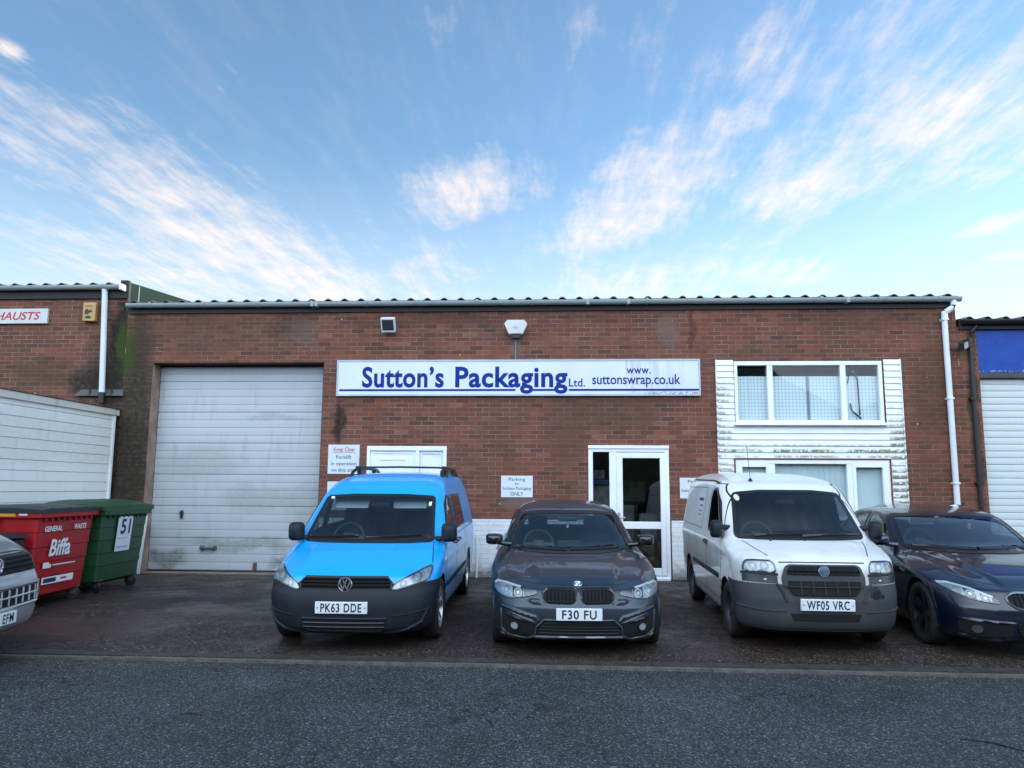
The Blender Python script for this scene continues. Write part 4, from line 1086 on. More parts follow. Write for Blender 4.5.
    def grid_fill(s, poly, grid):
        bm = bmesh.new(); vs = [bm.verts.new((u, v, 0)) for u, v in poly]
        f = bm.faces.new(vs)
        bmesh.ops.triangulate(bm, faces=[f], ngon_method='EAR_CLIP')
        us = [p[0] for p in poly]; ws = [p[1] for p in poly]
        for axis, lo, hi in ((0, min(us), max(us)), (1, min(ws), max(ws))):
            k = math.floor(lo/grid)+1
            while k*grid < hi:
                no = (1,0,0) if axis == 0 else (0,1,0); co = (k*grid,0,0) if axis == 0 else (0,k*grid,0)
                bmesh.ops.bisect_plane(bm, geom=bm.verts[:]+bm.edges[:]+bm.faces[:], plane_co=co, plane_no=no, dist=1e-6)
                k += 1
        bmesh.ops.remove_doubles(bm, verts=bm.verts[:], dist=1e-5)
        return bm
    def patch(s, name, poly, axis, mat, off=.004, grid=.03, dome=0.0, dw=.03, skirt=.012, parent=None, sharp=40, mb=None, mi=0, do_link=True):
        """a piece of given outline lying on the body surface, raised by off (plus a dome towards its middle)"""
        bm = s.grid_fill(poly, grid); bm.verts.index_update()
        pos = {}; nor = {}
        for v in bm.verts:
            p, n = s.hit(axis, v.co.x, v.co.y)
            o = off
            if dome:
                e = min(1, edge_dist(poly, (v.co.x, v.co.y))/dw); o += dome*(e*e*(3-2*e))
            pos[v.index] = p+n*o; nor[v.index] = n
        verts = [pos[v.index] for v in bm.verts]; faces = [[v.index for v in f.verts] for f in bm.faces]
        mb = mb or MB(); base = len(mb.v)
        # outward orientation
        ref = {'front': Vector((0,-1,0)), 'rear': Vector((0,1,0)), 'right': Vector((1,0,0)), 'left': Vector((-1,0,0)), 'top': Vector((0,0,1))}[axis]
        fs = []
        for f in faces:
            a, b, c = verts[f[0]], verts[f[1]], verts[f[2]]
            fs.append(f if (b-a).cross(c-a).dot(nor[f[0]]) >= 0 else f[::-1])
        mb.add(verts, fs, mi, True)
        if skirt:
            bd = [e for e in bm.edges if len(e.link_faces) == 1]; idx = {}
            extra = []
            for e in bd:
                for v in e.verts:
                    if v.index not in idx:
                        idx[v.index] = len(verts)+len(extra); extra.append(pos[v.index]-nor[v.index]*(off+skirt))
            o0 = len(mb.v)
            mb.v += [tuple(p) for p in extra]
            for e in bd:
                a, b = e.verts[0].index, e.verts[1].index
                mb.f.append([base+a, base+b, o0+idx[b]-len(verts), o0+idx[a]-len(verts)]); mb.m.append(mi); mb.s.append(False)
        bm.free()
        if not do_link: return mb
        return s.link(name, mb, mat, parent, sharp=sharp, recalc=False)
    def strip(s, name, pts, width, axis, mat, off=.003, closed=False, parent=None, step=.025, thick=None, do_link=True, mb=None, mi=0):
        """a ribbon following a line drawn on the body"""
        P = [Vector(p) for p in pts]
        if closed: P = P+[P[0]]
        Q = [P[0]]
        for a, b in zip(P, P[1:]):
            n = max(1, int((b-a).length/step))
            Q += [a+(b-a)*(i+1)/n for i in range(n)]
        if closed: Q = Q[:-1]
        n = len(Q); Lf, Rt, Ms = [], [], []
        for i in range(n):
            a = Q[i-1] if (closed or i > 0) else Q[i]; b = Q[(i+1) % n] if (closed or i < n-1) else Q[i]
            d1 = (Q[i]-a); d2 = (b-Q[i])
            d1 = d1.normalized() if d1.length > 1e-7 else d2.normalized(); d2 = d2.normalized() if d2.length > 1e-7 else d1
            m = (d1+d2); m = m.normalized() if m.length > 1e-6 else d1
            k = 1/max(.5, m.dot(d1)); nn = Vector((-m.y, m.x))*width/2*k
            Lf.append(Q[i]+nn); Rt.append(Q[i]-nn); Ms.append(Q[i])
        mb = mb or MB(); v = []
        th = thick if thick is not None else 0
        for l, m, r in zip(Lf, Ms, Rt):
            pl, nl = s.hit(axis, *l); pm, nm = s.hit(axis, *m); pr, nr = s.hit(axis, *r)
            v += [pl-nl*.008, pl+nl*off, pm+nm*(off+th), pr+nr*off, pr-nr*.008]
        f = []
        for i in range(n if closed else n-1):
            j = (i+1) % n
            for q in range(4): f.append((5*i+q, 5*i+q+1, 5*j+q+1, 5*j+q))
        mb.add(v, f, mi, True)
        if not do_link: return mb
        return s.link(name, mb, mat, parent, sharp=50)
    def window(s, name, poly, axis, glass, band=.035, grid=.05, inset=None, parent=None, rnd=.03, band_mat=None):
        poly = round_poly(poly, rnd)
        s.cut(poly, axis, band*.55 if inset is None else inset)
        g = s.patch(name, poly, axis, glass, off=.004, grid=grid, skirt=0, parent=parent)
        s.strip('window_seal', offset_poly(poly, band/2-.004), band, axis, band_mat or M['seal'], off=.0065, closed=True, parent=g)
        return g
    def finish(s, paint, bumper=None, bumper_mat=None):
        """link the body shell, and the bumper as a shell of its own where the predicate says so"""
        idx = np.arange(len(s.F)); bmask = np.zeros(len(s.F), bool)
        if bumper is not None: bmask = np.array([bool(bumper(*c)) for c in s.C])
        for nm, msk, mat in (('body', s.keep & ~bmask, paint), ('bumper', s.keep & bmask, bumper_mat)):
            if not msk.any(): continue
            used = {}; mb = MB(); vs = []; fs = []
            for i in idx[msk]:
                f = []
                for k in s.F[i]:
                    if k not in used: used[k] = len(vs); vs.append(tuple(s.V[k]))
                    f.append(used[k])
                fs.append(f)
            mb.add(vs, fs, 0, True)
            o = s.link(nm, mb, mat, recalc=False, sharp=48)
            setattr(s, nm, o)
    def plate(s, chars, u, z, w=.50, h=.112, off=.012, parent=None, tilt=0.0, dots=True, u0=None, u1=None):
        p, n = s.hit('front', u, z)
        y = min(s.hit('front', u-w*.4, z)[0].y, s.hit('front', u+w*.4, z)[0].y, p.y)-off
        mb = MB(); mb.box(u-w/2, u+w/2, y-.008, y+.03, z-h/2, z+h/2)
        pl = s.link('number_plate', mb, M['plate'], bevel=.004)
        mb = MB()
        a, b = (u0, u1) if u0 is not None else (u-w/2+.055, u+w/2-.055)
        text(mb, chars, a, b, z-.039, .079, lambda q, r: (q, y-.0092, r), 0, .018, 0, 1.12)
        if dots:
            for q in (u-w/2+.025, u+w/2-.025): mb.add([(q+.007*math.cos(k*.785), y-.0092, z+.007*math.sin(k*.785)) for k in range(8)], [tuple(range(8))])
        s.link('characters', mb, M['plate_ink'], pl, sharp=0)
        return pl
    def wheel(s, x, y, r, width, rimfn, mats, steer=0.0):
        """four wheels: one is built, three are copies"""
        tyre_m, rim_m = mats; w2 = width/2; rr = r*.70
        hub = MB(); hub.lathe([(-.02,0),(-.02,rr*.62),(.0,rr*.62),(.0,0)], 'x', 28); hub.lathe([(-w2*.9,rr*.97),(w2*.3,rr*.97)], 'x', 32)
        ty = MB(); ty.lathe([(-w2*.80,rr*.98),(-w2*.92,rr*1.06),(-w2,r*.86),(-w2*.95,r*.95),(-w2*.82,r*.985),(-w2*.5,r),(0,r*1.002),(w2*.5,r),(w2*.82,r*.985),(w2*.95,r*.95),(w2,r*.86),(w2*.92,rr*1.06),(w2*.80,rr*.98)], 'x', 48)
        for q in (-.45,-.15,.15,.45): ty.lathe([(w2*q-.005,r*1.0025),(w2*q+.005,r*1.0025)], 'x', 48, mi=1)
        rim = MB(); rimfn(rim, rr, w2)
        w0 = link('wheel', hub, M['disc'], s.t, sharp=30)
        link('tyre', ty, [tyre_m, M['liner']], w0, sharp=60); link('rim', rim, rim_m, w0, sharp=32)
        spots = [(sx_*(x[i]-w2), y[i], 1 if sx_ > 0 else -1, i) for i in range(2) for sx_ in (1, -1)]
        for k, (xx, yy, sg, i) in enumerate(spots):
            o = w0 if k == 0 else copy_tree(w0, s.t)
            o.location = (xx, yy-s.L/2, r-.006)
            o.rotation_euler = (random.uniform(0, 6), 0, 0) if sg > 0 else (random.uniform(0, 6), 0, math.pi)
            if i == 0 and steer: o.rotation_euler.z += rad(steer)
            o.rotation_mode = 'XYZ'
    def door_mirror(s, u, y, z, mat, size=(.20,.13,.15), sgn=1, arm=.07, shell=None, arm_z=-.03):
        w, d, h = size
        mb = MB()
        # rounded shell: superellipsoid, flat at the rear
        nu, nv = 14, 20; v = []
        for i in range(nu+1):
            a = math.pi*i/nu
            for j in range(nv):
                b = 2*math.pi*j/nv
                cs = lambda t, e: math.copysign(abs(math.cos(t))**e, math.cos(t)); sn = lambda t, e: math.copysign(abs(math.sin(t))**e, math.sin(t))
                px_ = sn(a, .55)*cs(b, .5); pz_ = sn(a, .55)*sn(b, .5); py_ = -cs(a, .9)
                py_ = py_ if py_ < 0 else py_*.25
                v.append((sgn*(u+arm+w/2)+px_*w/2*(1-.10*max(0,-py_)), y+py_*d, z+pz_*h/2))
        mb.add(v, [(i*nv+j, i*nv+(j+1)%nv, (i+1)*nv+(j+1)%nv, (i+1)*nv+j) for i in range(nu) for j in range(nv)], 0, True)
        m = s.link('door_mirror', mb, shell or mat, sharp=40)
        mb = MB(); mb.tube([(sgn*(u-.04), y+.03, z+arm_z-.01), (sgn*(u+arm*.6), y+.005, z+arm_z), (sgn*(u+arm+.05), y, z+arm_z+.01)], [.035,.028,.03], 10)
        s.link('mirror_arm', mb, mat, m)
        mb = MB(); g = [(sgn*(u+arm+w/2)+w*.40*c_, y+d*.26, z+h*.40*s_) for c_, s_ in ((-1,-1),(1,-1),(1,1),(-1,1))]
        mb.add(g, [(0,1,2,3)]); s.link('mirror_glass', mb, M['mirror'], m)
        return m
    def cabin(s, y_cowl, z_cowl, y_seat, z_seat, w, roof, y_back, dash=.5, seat_mat=None, wheel_u=-.34, z_wheel=None, head=True, rear_seat=True):
        sm = seat_mat or M['seat']
        mb = MB(); mb.prism([(y_cowl+.06,z_cowl-.5),(y_cowl+.06,z_cowl-.035),(y_cowl+.30,z_cowl-.02),(y_cowl+dash,z_cowl-.05),(y_cowl+dash+.04,z_cowl-.28),(y_cowl+dash-.08,z_cowl-.5)], -w, w, 'yz')
        s.link('dashboard', mb, M['trim'], bevel=.03)
        mb = MB(); mb.box(-w,w,y_cowl+.1,y_back,.28,.34); s.link('cabin_floor', mb, M['trim'])
        for u in (-.36, .36):
            mb = MB(); mb.hexa([(u-.25,y_seat-.42,z_seat-.26),(u+.25,y_seat-.42,z_seat-.26),(u+.25,y_seat+.1,z_seat-.26),(u-.25,y_seat+.1,z_seat-.26),(u-.25,y_seat-.45,z_seat),(u+.25,y_seat-.45,z_seat),(u+.25,y_seat+.1,z_seat-.05),(u-.25,y_seat+.1,z_seat-.05)])
            mb.hexa([(u-.24,y_seat+.02,z_seat-.1),(u+.24,y_seat+.02,z_seat-.1),(u+.24,y_seat+.17,z_seat-.1),(u-.24,y_seat+.17,z_seat-.1),(u-.19,y_seat+.16,z_seat+.55),(u+.19,y_seat+.16,z_seat+.55),(u+.19,y_seat+.28,z_seat+.55),(u-.19,y_seat+.28,z_seat+.55)])
            st_ = s.link('seat', mb, sm, bevel=.05, seg=3)
            if head:
                mb = MB(); mb.box(u-.125,u+.125,y_seat+.2,y_seat+.31,z_seat+.59,z_seat+.77); s.link('headrest', mb, sm, st_, bevel=.04, seg=3)
        if rear_seat:
            mb = MB(); mb.hexa([(-w+.05,y_seat+1.0,z_seat-.3),(w-.05,y_seat+1.0,z_seat-.3),(w-.05,y_seat+1.2,z_seat-.3),(-w+.05,y_seat+1.2,z_seat-.3),(-w+.08,y_seat+1.15,z_seat+.5),(w-.08,y_seat+1.15,z_seat+.5),(w-.08,y_seat+1.3,z_seat+.5),(-w+.08,y_seat+1.3,z_seat+.5)])
            s.link('rear_seat', mb, sm, bevel=.05)
        else:
            mb = MB(); mb.box(-w+.02,w-.02,y_seat+.5,y_seat+.53,.35,roof-.1); s.link('bulkhead', mb, M['trim'])
        zw = z_wheel or z_cowl; yw = y_cowl+dash+.08
        mb = MB(); n = 30; v = []
        R_, r_ = .18, .016
        for i in range(n):
            a = 2*math.pi*i/n
            for j in range(8):
                b = 2*math.pi*j/8
                rr = R_+r_*math.cos(b); p = Vector((rr*math.cos(a), r_*math.sin(b), rr*math.sin(a)))
                p = Matrix.Rotation(rad(-25), 3, 'X') @ p
                v.append((p.x+wheel_u, p.y+yw, p.z+zw-.06))
        mb.add(v, [(i*8+j, i*8+(j+1)%8, ((i+1)%n)*8+(j+1)%8, ((i+1)%n)*8+j) for i in range(n) for j in range(8)], 0, True)
        rt = Matrix.Rotation(rad(-25), 3, 'X')
        st_ = len(mb.v); mb.box(-.17,.17,-.012,.012,-.02,.02); mb.box(-.02,.02,-.012,.012,-.17,0); mb.box(-.06,.06,-.03,.02,-.055,.045)
        mb.xform(lambda p: rt @ p + Vector((wheel_u, yw, zw-.06)), st_)
        s.link('steering_wheel', mb, M['wheel_trim'])
    def box(s, name, x0, x1, y0, y1, z0, z1, mat, parent=None, bevel=.006, fn=None):
        mb = MB(); mb.box(x0,x1,y0,y1,z0,z1)
        if fn: mb.xform(fn)
        return s.link(name, mb, mat, parent, bevel=bevel)

# rims
def rim_spokes(n, w0=.035, w1=.05, twin=False, dish=.35, depth=.03):
    def fn(mb, rr, w2):
        mb.lathe([(w2*.78,rr*1.0),(w2*.9,rr*.99),(w2*.86,rr*.93),(w2*.3,rr*.9),(-w2*.6,rr*.88)], 'x', 40)
        mb.lathe([(w2*.2,.0),(w2*.5,.0),(w2*.55,rr*.10),(w2*.52,rr*.2),(w2*.2,rr*.24)], 'x', 24)
        for k in range(n):
            a = 2*math.pi*k/n
            for off in ((-.12, .12) if twin else (0,)):
                v = []
                for (r_, hw, xa) in ((rr*.14, w0/2, w2*.52), (rr*.955, w1/2, w2*.82)):
                    for (sd_, x_) in ((-1,xa),(1,xa),(1,xa-depth),(-1,xa-depth)):
                        aa = a+off*(.4 if r_ < rr*.5 else 1.0)
                        v.append((x_, r_*math.cos(aa)-sd_*hw*math.sin(aa), r_*math.sin(aa)+sd_*hw*math.cos(aa)))
                mb.add(v, [(0,1,2,3),(7,6,5,4),(0,4,5,1),(1,5,6,2),(2,6,7,3),(3,7,4,0)])
        for k in range(5):
            a = 2*math.pi*(k+.5)/5; mb.lathe([(w2*.53,0),(w2*.53,.008),(w2*.45,.008)], 'x', 8, (0, rr*.15*math.cos(a), rr*.15*math.sin(a)))
    return fn
def rim_steel(mb, rr, w2):
    mb.lathe([(w2*.80,rr*1.0),(w2*.86,rr*.97),(w2*.70,rr*.90),(w2*.35,rr*.84),(w2*.42,rr*.62),(w2*.55,rr*.45),(w2*.45,rr*.28),(w2*.6,rr*.22),(w2*.62,0)], 'x', 40)
    for k in range(8):
        a = 2*math.pi*k/8; mb.lathe([(w2*.47,0),(w2*.47,.022),(w2*.3,.022)], 'x', 10, (0, rr*.72*math.cos(a), rr*.72*math.sin(a)))

# ---- vehicle materials
def paint(name, col, metal=0.0, rough=.28, coat=1.0, dirt=0.0, dirt_col=(.16,.14,.11), flake=0.0, dirt_top=.75, coat_r=.03):
    m, nt, b = newmat(name); co = coords(nt)
    n = noise(nt, co, 2.2, 5, .6)
    c = ramp(nt, n, [(.3,tuple(k*.93 for k in col)),(.7,tuple(min(1,k*1.05) for k in col))])
    if flake:
        f = noise(nt, co, 900, 1, .5); c = mix(nt, flake, c, ramp(nt, f, [(.35,.5),(.65,1.5)]), 'MULTIPLY')
    if dirt:
        x, y, z = sep(nt, co)
        sp = noise(nt, comb(nt, x, y, mth(nt, 'MULTIPLY', z, .5)), 5.5, 7, .68)
        band = mth(nt, 'ADD', z, mth(nt, 'MULTIPLY', sp, -.55))
        d = mth(nt, 'MULTIPLY', sstep(nt, band, dirt_top-.28, dirt_top-.72), dirt)
        film = mth(nt, 'MULTIPLY', sstep(nt, noise(nt, co, 1.6, 6, .65), .42, .75), dirt*.18)
        c = mix(nt, mth(nt, 'MAXIMUM', d, film, clamp=True), c, dirt_col)
    geo = N(nt, 'ShaderNodeNewGeometry')
    c = mix(nt, geo.outputs['Backfacing'], c, (.03,.03,.032))
    L(nt, c, b.inputs['Base Color'])
    b.inputs['Metallic'].default_value = metal; b.inputs['Roughness'].default_value = rough
    b.inputs['Coat Weight'].default_value = coat
    sm = noise(nt, co, 7, 6, .65)
    L(nt, mth(nt, 'ADD', mth(nt, 'MULTIPLY', sstep(nt, sm, .4, .75), .10), coat_r), b.inputs['Coat Roughness'])
    return m
M['blue_paint'] = paint('bright blue paint', (.0005,.345,.80), 0, .35, .6, dirt=.25, dirt_col=(.05,.13,.25))
M['grey_paint'] = paint('dark grey metallic paint', (.024,.036,.054), .45, .36, .55, flake=.5, dirt=.15, dirt_col=(.06,.06,.06))
M['white_paint'] = paint('grubby white paint', (.72,.73,.71), 0, .4, .7, dirt=.6, dirt_col=(.20,.17,.13), dirt_top=1.02)
M['navy_paint'] = paint('navy metallic paint', (.0012,.005,.019), .15, .3, 1.0, flake=.4)
M['silver_paint'] = paint('silver metallic paint', (.50,.52,.54), .75, .34, .9, flake=.35)
M['liner'] = simple('dark wheel arch', (.008,.008,.008), .85)
M['seal'] = simple('black rubber', (.010,.010,.011), .35, var=.1)
M['tyre'] = simple('tyre rubber', (.018,.017,.016), .75, var=.35, vscale=9)
M['disc'] = simple('brake disc', (.11,.10,.095), .45, .8)
M['alloy'] = simple('silver alloy', (.50,.51,.52), .32, .85, var=.1)
M['alloy_dark'] = simple('dark alloy', (.05,.052,.06), .3, .7, var=.1)
M['steel'] = simple('dull steel wheel', (.04,.042,.045), .5, .5, var=.2)
M['plate'] = simple('white number plate', (.70,.72,.74), .4, var=.04)
M['plate_ink'] = simple('number plate black', (.006,.006,.007), .45, var=0)
M['plastic'] = simple('dark grey bumper plastic', (.012,.016,.022), .55, spec=.28, var=.16, vscale=5, fine=.12)
M['plastic_old'] = simple('faded grey bumper plastic', (.040,.043,.047), .6, spec=.3, var=.22, vscale=4, fine=.15)
M['grille'] = simple('black grille plastic', (.007,.0075,.009), .42, var=.1)
M['hole'] = simple('grille opening', (.003,.003,.003), .9, var=0)
M['gloss_black'] = simple('gloss black', (.006,.006,.007), .12, coat=.6, var=0)
M['chrome'] = simple('chrome', (.72,.73,.75), .12, 1.0, var=.05)
M['edge_grey'] = simple('satin grey edge', (.16,.175,.20), .3, .75, var=.05)
M['mirror'] = simple('mirror glass', (.8,.8,.8), .03, 1.0, var=0)
M['trim'] = simple('dark cabin trim', (.018,.018,.02), .6)
M['wheel_trim'] = simple('steering wheel trim', (.03,.03,.033), .45, var=.1)
M['seat'] = simple('dark seat cloth', (.016,.017,.02), .9)
M['visor'] = simple('pale sun visor', (.84,.87,.83), .8)
M['lamp_silver'] = simple('lamp reflector', (.42,.45,.45), .3, .55, var=.35, vscale=22)
M['lamp_bowl'] = simple('lamp bowl', (.20,.22,.23), .25, .5, var=.3, vscale=30)
M['lamp_dark'] = simple('lamp bezel', (.03,.032,.036), .3, .3)
M['lamp_white'] = simple('lamp white ring', (.62,.66,.66), .3, var=0)
M['lamp_amber'] = simple('amber lamp', (.42,.16,.03), .3, var=.1)
M['screen_glass'] = glass_mat('windscreen glass', (.60,.70,.74), 1.0, .012, .14)
M['bright_glass'] = glass_mat('sky reflecting windscreen', (.45,.5,.53), 1.0, .012, .24)
M['side_glass'] = glass_mat('side window glass', (.30,.34,.35), 1.2, .008, .06)
M['lens'] = glass_mat('clear lamp cover', (.86,.88,.89), 1.5, .02, .08)
# ------------------------------------------------------------------ the five vehicles
G = 'vehicles parked nose out in front of the units'
def bump_fn(V, cx, cy, rx, ry):
    d = ((V[:,0]-cx)/rx)**2+((V[:,1]-cy)/ry)**2
    return np.clip(1-d, 0, 1)**2
def smooth01(t): t = np.clip(t, 0, 1); return t*t*(3-2*t)
def both(fn):
    for sg, ax in ((1,'right'), (-1,'left')): fn(sg, ax)
def headlamp(c, poly, feats, sg, axis='front', bezel='lamp_dark', base='lamp_silver', band=.012, grid=.025, amber=None, dark=()):
    m = (lambda p: p) if sg > 0 else mirror
    p = m(round_poly(poly, .025))
    h = c.patch('headlight', p, axis, M[base], off=.003, grid=grid, skirt=.01)
    for q in dark: c.patch('lamp_bezel', m(q), axis, M[bezel], off=.005, grid=grid, skirt=.004, parent=h)
    for (u, z, r, kind) in feats:
        q = circle(u*sg, z, r, 18)
        if kind == 'ring':
            c.strip('lamp_ring', circle(u*sg, z, r, 22), r*.20, axis, M['lamp_white'], off=.0085, closed=True, parent=h, step=.02)
            c.patch('lamp_bulb', circle(u*sg, z, r*.78, 16), axis, M['lamp_bowl'], off=.007, grid=.03, skirt=.003, parent=h)
            c.patch('lamp_bulb', circle(u*sg, z, r*.42, 12), axis, M['chrome'], off=.009, grid=.03, skirt=.003, parent=h)
        elif kind == 'soft':
            c.patch('lamp_bulb', circle(u*sg, z, r, 18), axis, M['lamp_bowl'], off=.005, grid=.03, skirt=.003, parent=h)
            c.patch('lamp_bulb', circle(u*sg, z+r*.15, r*.5, 14), axis, M['lamp_silver'], off=.0075, grid=.03, skirt=.003, parent=h)
        elif kind == 'dish':
            c.strip('lamp_ring', circle(u*sg, z, r, 22), r*.22, axis, M['chrome'], off=.0085, closed=True, parent=h, step=.02)
            c.patch('lamp_bulb', circle(u*sg, z, r*.35, 12), axis, M['lamp_white'], off=.008, grid=.03, skirt=.003, parent=h)
    if amber: c.patch('indicator', m(amber), axis, M['lamp_amber'], off=.0055, grid=grid, skirt=.004, parent=h)
    c.patch('lens', p, axis, M['lens'], off=.011, grid=grid, skirt=.0, parent=h)
    c.strip('lamp_seal', offset_poly(p, band*.3), band, axis, M['seal'], off=.0075, closed=True, parent=h)
    return h
def slats(c, name, x0, x1, zs, wd, mat, parent, off=.008, thick=.006, axis='front'):
    for z in zs: c.strip(name, [(x0,z),(x1,z)], wd, axis, mat, off=off, thick=thick, parent=parent)
def bars(c, name, xs, z0, z1, wd, mat, parent, off=.008, thick=.006, axis='front'):
    for x in xs: c.strip(name, [(x,z0),(x,z1)], wd, axis, mat, off=off, thick=thick, parent=parent)
def ring(mb, r, t, c, mi=0, n=28):
    """flat ring with a round section, facing -y"""
    v = []
    for i in range(n):
        a = 2*math.pi*i/n
        for j in range(6):
            b = 2*math.pi*j/6; rr = r+t*math.cos(b)
            v.append((c[0]+rr*math.cos(a), c[1]+t*.8*math.sin(b), c[2]+rr*math.sin(a)))
    mb.add(v, [(i*6+j, i*6+(j+1)%6, ((i+1)%n)*6+(j+1)%6, ((i+1)%n)*6+j) for i in range(n) for j in range(6)], mi, True)
def bar2(mb, p0, p1, wd, y, mi=0, dep=.01):
    a, b = Vector(p0), Vector(p1); d = (b-a).normalized(); nn = Vector((-d.y, d.x))*wd/2
    q = [a+nn, b+nn, b-nn, a-nn]; mb.prism([tuple(k) for k in q], y, y+dep, 'xz', mi)
def letter_badge(c, x, z, r):
    p, n = c.hit('front', x, z); y = p.y-.02
    mb = MB(); mb.lathe([(0,0),(0,r*.95),(.02,r*.95)], 'y', 28, (x,y,z), 1, False); ring(mb, r*.9, r*.10, (x,y-.002,z))
    k = r*.62; yy = y-.012; wd = r*.17
    for s_ in (-1, 1):
        bar2(mb, (x+s_*k*.42, z+k*1.12), (x, z+k*.12), wd, yy)
        bar2(mb, (x+s_*k*1.12, z+k*.62), (x+s_*k*.48, z-k*1.0), wd, yy); bar2(mb, (x+s_*k*.5, z-k*1.0), (x, z+k*.02), wd, yy)
    return c.link('badge', mb, [M['chrome'], M['gloss_black']], sharp=30)
def roundel(c, x, z, r, tilt=0):
    p, n = c.hit('front', x, z)
    mb = MB(); seg = 28
    def disc(r0, r1, y, a0, a1, mi, m=8):
        v = []; 
        for i in range(m+1):
            a = a0+(a1-a0)*i/m; v += [(r0*math.cos(a),y,r0*math.sin(a)),(r1*math.cos(a),y,r1*math.sin(a))]
        mb.add(v, [(2*i,2*i+1,2*i+3,2*i+2) for i in range(m)], mi)
    disc(r*.62, r, -.006, 0, 2*math.pi, 0, seg)
    for q in range(4): disc(0.0005, r*.62, -.006, q*math.pi/2, (q+1)*math.pi/2, 1 if q % 2 == 0 else 2)
    mb.lathe([(-.006,r),(.02,r)], 'y', seg, mi=3); 
    st = len(mb.v); ring(mb, r, .005, (0,-.005,0), 3); ring(mb, r*.62, .0025, (0,-.007,0), 3)
    al = math.atan2(n.z, -n.y)
    rt = Matrix.Rotation(-al, 3, 'X')
    mb.xform(lambda q: rt @ q + p + n*.004)
    return c.link('badge', mb, [M['gloss_black'], simple('badge white', (.8,.8,.8), .3, var=0), simple('badge blue', (.03,.2,.55), .3, var=0), M['chrome']], sharp=30)
def wipers(c, lines, w=.022):
    for l in lines: c.strip('wiper', l, w, 'front', M['seal'], off=.016, thick=.012)
def seam(c, pts, axis, w=.009, name='panel_gap'):
    return c.strip(name, pts, w, axis, M['seal'], off=.0012, step=.04)

# ================= blue van
keys = [ # z, nose, bow, corner x, corner y, exponent, half width, tail
 (.17,.11,.09,.40,.36,2.1,.78,4.62),(.22,.03,.10,.42,.38,2.1,.82,4.72),(.32,.005,.10,.42,.38,2.1,.845,4.78),(.44,.0,.10,.42,.38,2.1,.86,4.80),(.54,.015,.10,.42,.38,2.1,.866,4.80),
 (.60,.04,.10,.43,.40,2.1,.868,4.80),(.66,.06,.105,.43,.42,2.1,.87,4.80),(.71,.09,.11,.43,.44,2.1,.87,4.80),(.75,.16,.12,.44,.44,2.1,.87,4.80),(.80,.30,.13,.45,.42,2.1,.87,4.79),
 (.86,.48,.14,.44,.36,2.1,.87,4.78),(.92,.68,.15,.40,.32,2.1,.868,4.77),(.97,.87,.16,.34,.28,2.1,.866,4.76),(1.00,.96,.16,.26,.24,2.1,.858,4.75),(1.06,1.03,.16,.22,.22,2.1,.848,4.74),(1.22,1.25,.15,.20,.20,2.1,.815,4.70),
 (1.38,1.48,.14,.19,.20,2.1,.778,4.66),(1.48,1.64,.13,.19,.20,2.1,.752,4.62),(1.56,1.80,.13,.19,.22,2.1,.727,4.58),(1.64,2.02,.12,.20,.25,2.1,.685,4.54),(1.705,2.32,.11,.20,.3,2.1,.60,4.45),(1.74,2.65,.09,.20,.3,2.1,.44,4.3),(1.755,3.0,.06,.1,.3,2.0,.12,4.0)]
def caddy_def(V):
    V = V.copy()
    hood = smooth01((V[:,2]-.70)/.1)*(1-smooth01((V[:,1]-.9)/.2))*(V[:,2] < 1.05)
    V[:,2] += hood*.016*smooth01((.58-np.abs(V[:,0]))/.06)
    V[:,0] += np.sign(V[:,0])*.008*np.exp(-((V[:,2]-.80)/.05)**2)*(V[:,1] > .8)
    return V
A = Car('parked_van', 'bright blue van with dark grey bumper and black roof rails', keys, 4.83, (-2.10,-5.53), 1.2, deform=caddy_def, cat='van', group=G)
A.arch(.84, .315, .355); A.arch(3.86, .315, .355)
ws = [(-.735,.985),(-.70,1.0),(-.645,1.58),(-.60,1.612),(.60,1.612),(.645,1.58),(.70,1.0),(.735,.985)]
ws = [(-.735,.985),(-.655,1.468),(-.3,1.488),(.3,1.488),(.655,1.468),(.735,.985)]
scr = A.window('windscreen', ws, 'front', M['screen_glass'], band=.034, rnd=.05)
for sg, ax in ((1,'right'),(-1,'left')):
    A.window('side_window', [(1.24,.985),(2.20,1.04),(2.20,1.46),(1.92,1.475),(1.72,1.38),(1.40,1.12)], ax, M['side_glass'], band=.03)
    A.window('side_window', [(2.34,1.05),(3.28,1.06),(3.24,1.46),(2.34,1.475)], ax, M['side_glass'], band=.03)
    seam(A, [(1.18,.36),(1.16,.95),(1.20,1.0)], ax); seam(A, [(2.27,.36),(2.27,1.50)], ax); seam(A, [(3.36,.62),(3.36,1.54)], ax); seam(A, [(1.2,.33),(3.3,.33)], ax)
    A.strip('side_moulding', [(1.24,.50),(3.40,.50)], .05, ax, M['plastic'], off=.008, thick=.008)
    A.strip('sill_trim', [(1.24,.24),(3.46,.24)], .06, ax, M['plastic'], off=.006)
    for y in (2.12, 2.42): A.strip('door_handle', [(y-.09,.90),(y+.09,.905)], .035, ax, M['black'], off=.022, thick=.008)
    A.patch('side_repeater', circle(1.02,.80,.028,10,.018), ax, M['lamp_white'], off=.006, grid=.03)
    A.door_mirror(.79 if sg > 0 else .73, 1.12, 1.085, M['plastic'], (.18,.12,.21), sg, .02, arm_z=-.07)
A.strip('hood_seam', [(-.735,1.08),(-.755,.90),(-.775,.72),(-.79,.60)], .009, 'top', M['seal'], off=.0012)
A.strip('hood_seam', [(.735,1.08),(.755,.90),(.775,.72),(.79,.60)], .009, 'top', M['seal'], off=.0012)
hl = [(.455,.602),(.485,.655),(.56,.70),(.66,.745),(.755,.785),(.795,.79),(.808,.755),(.80,.69),(.775,.668),(.62,.63),(.50,.598)]
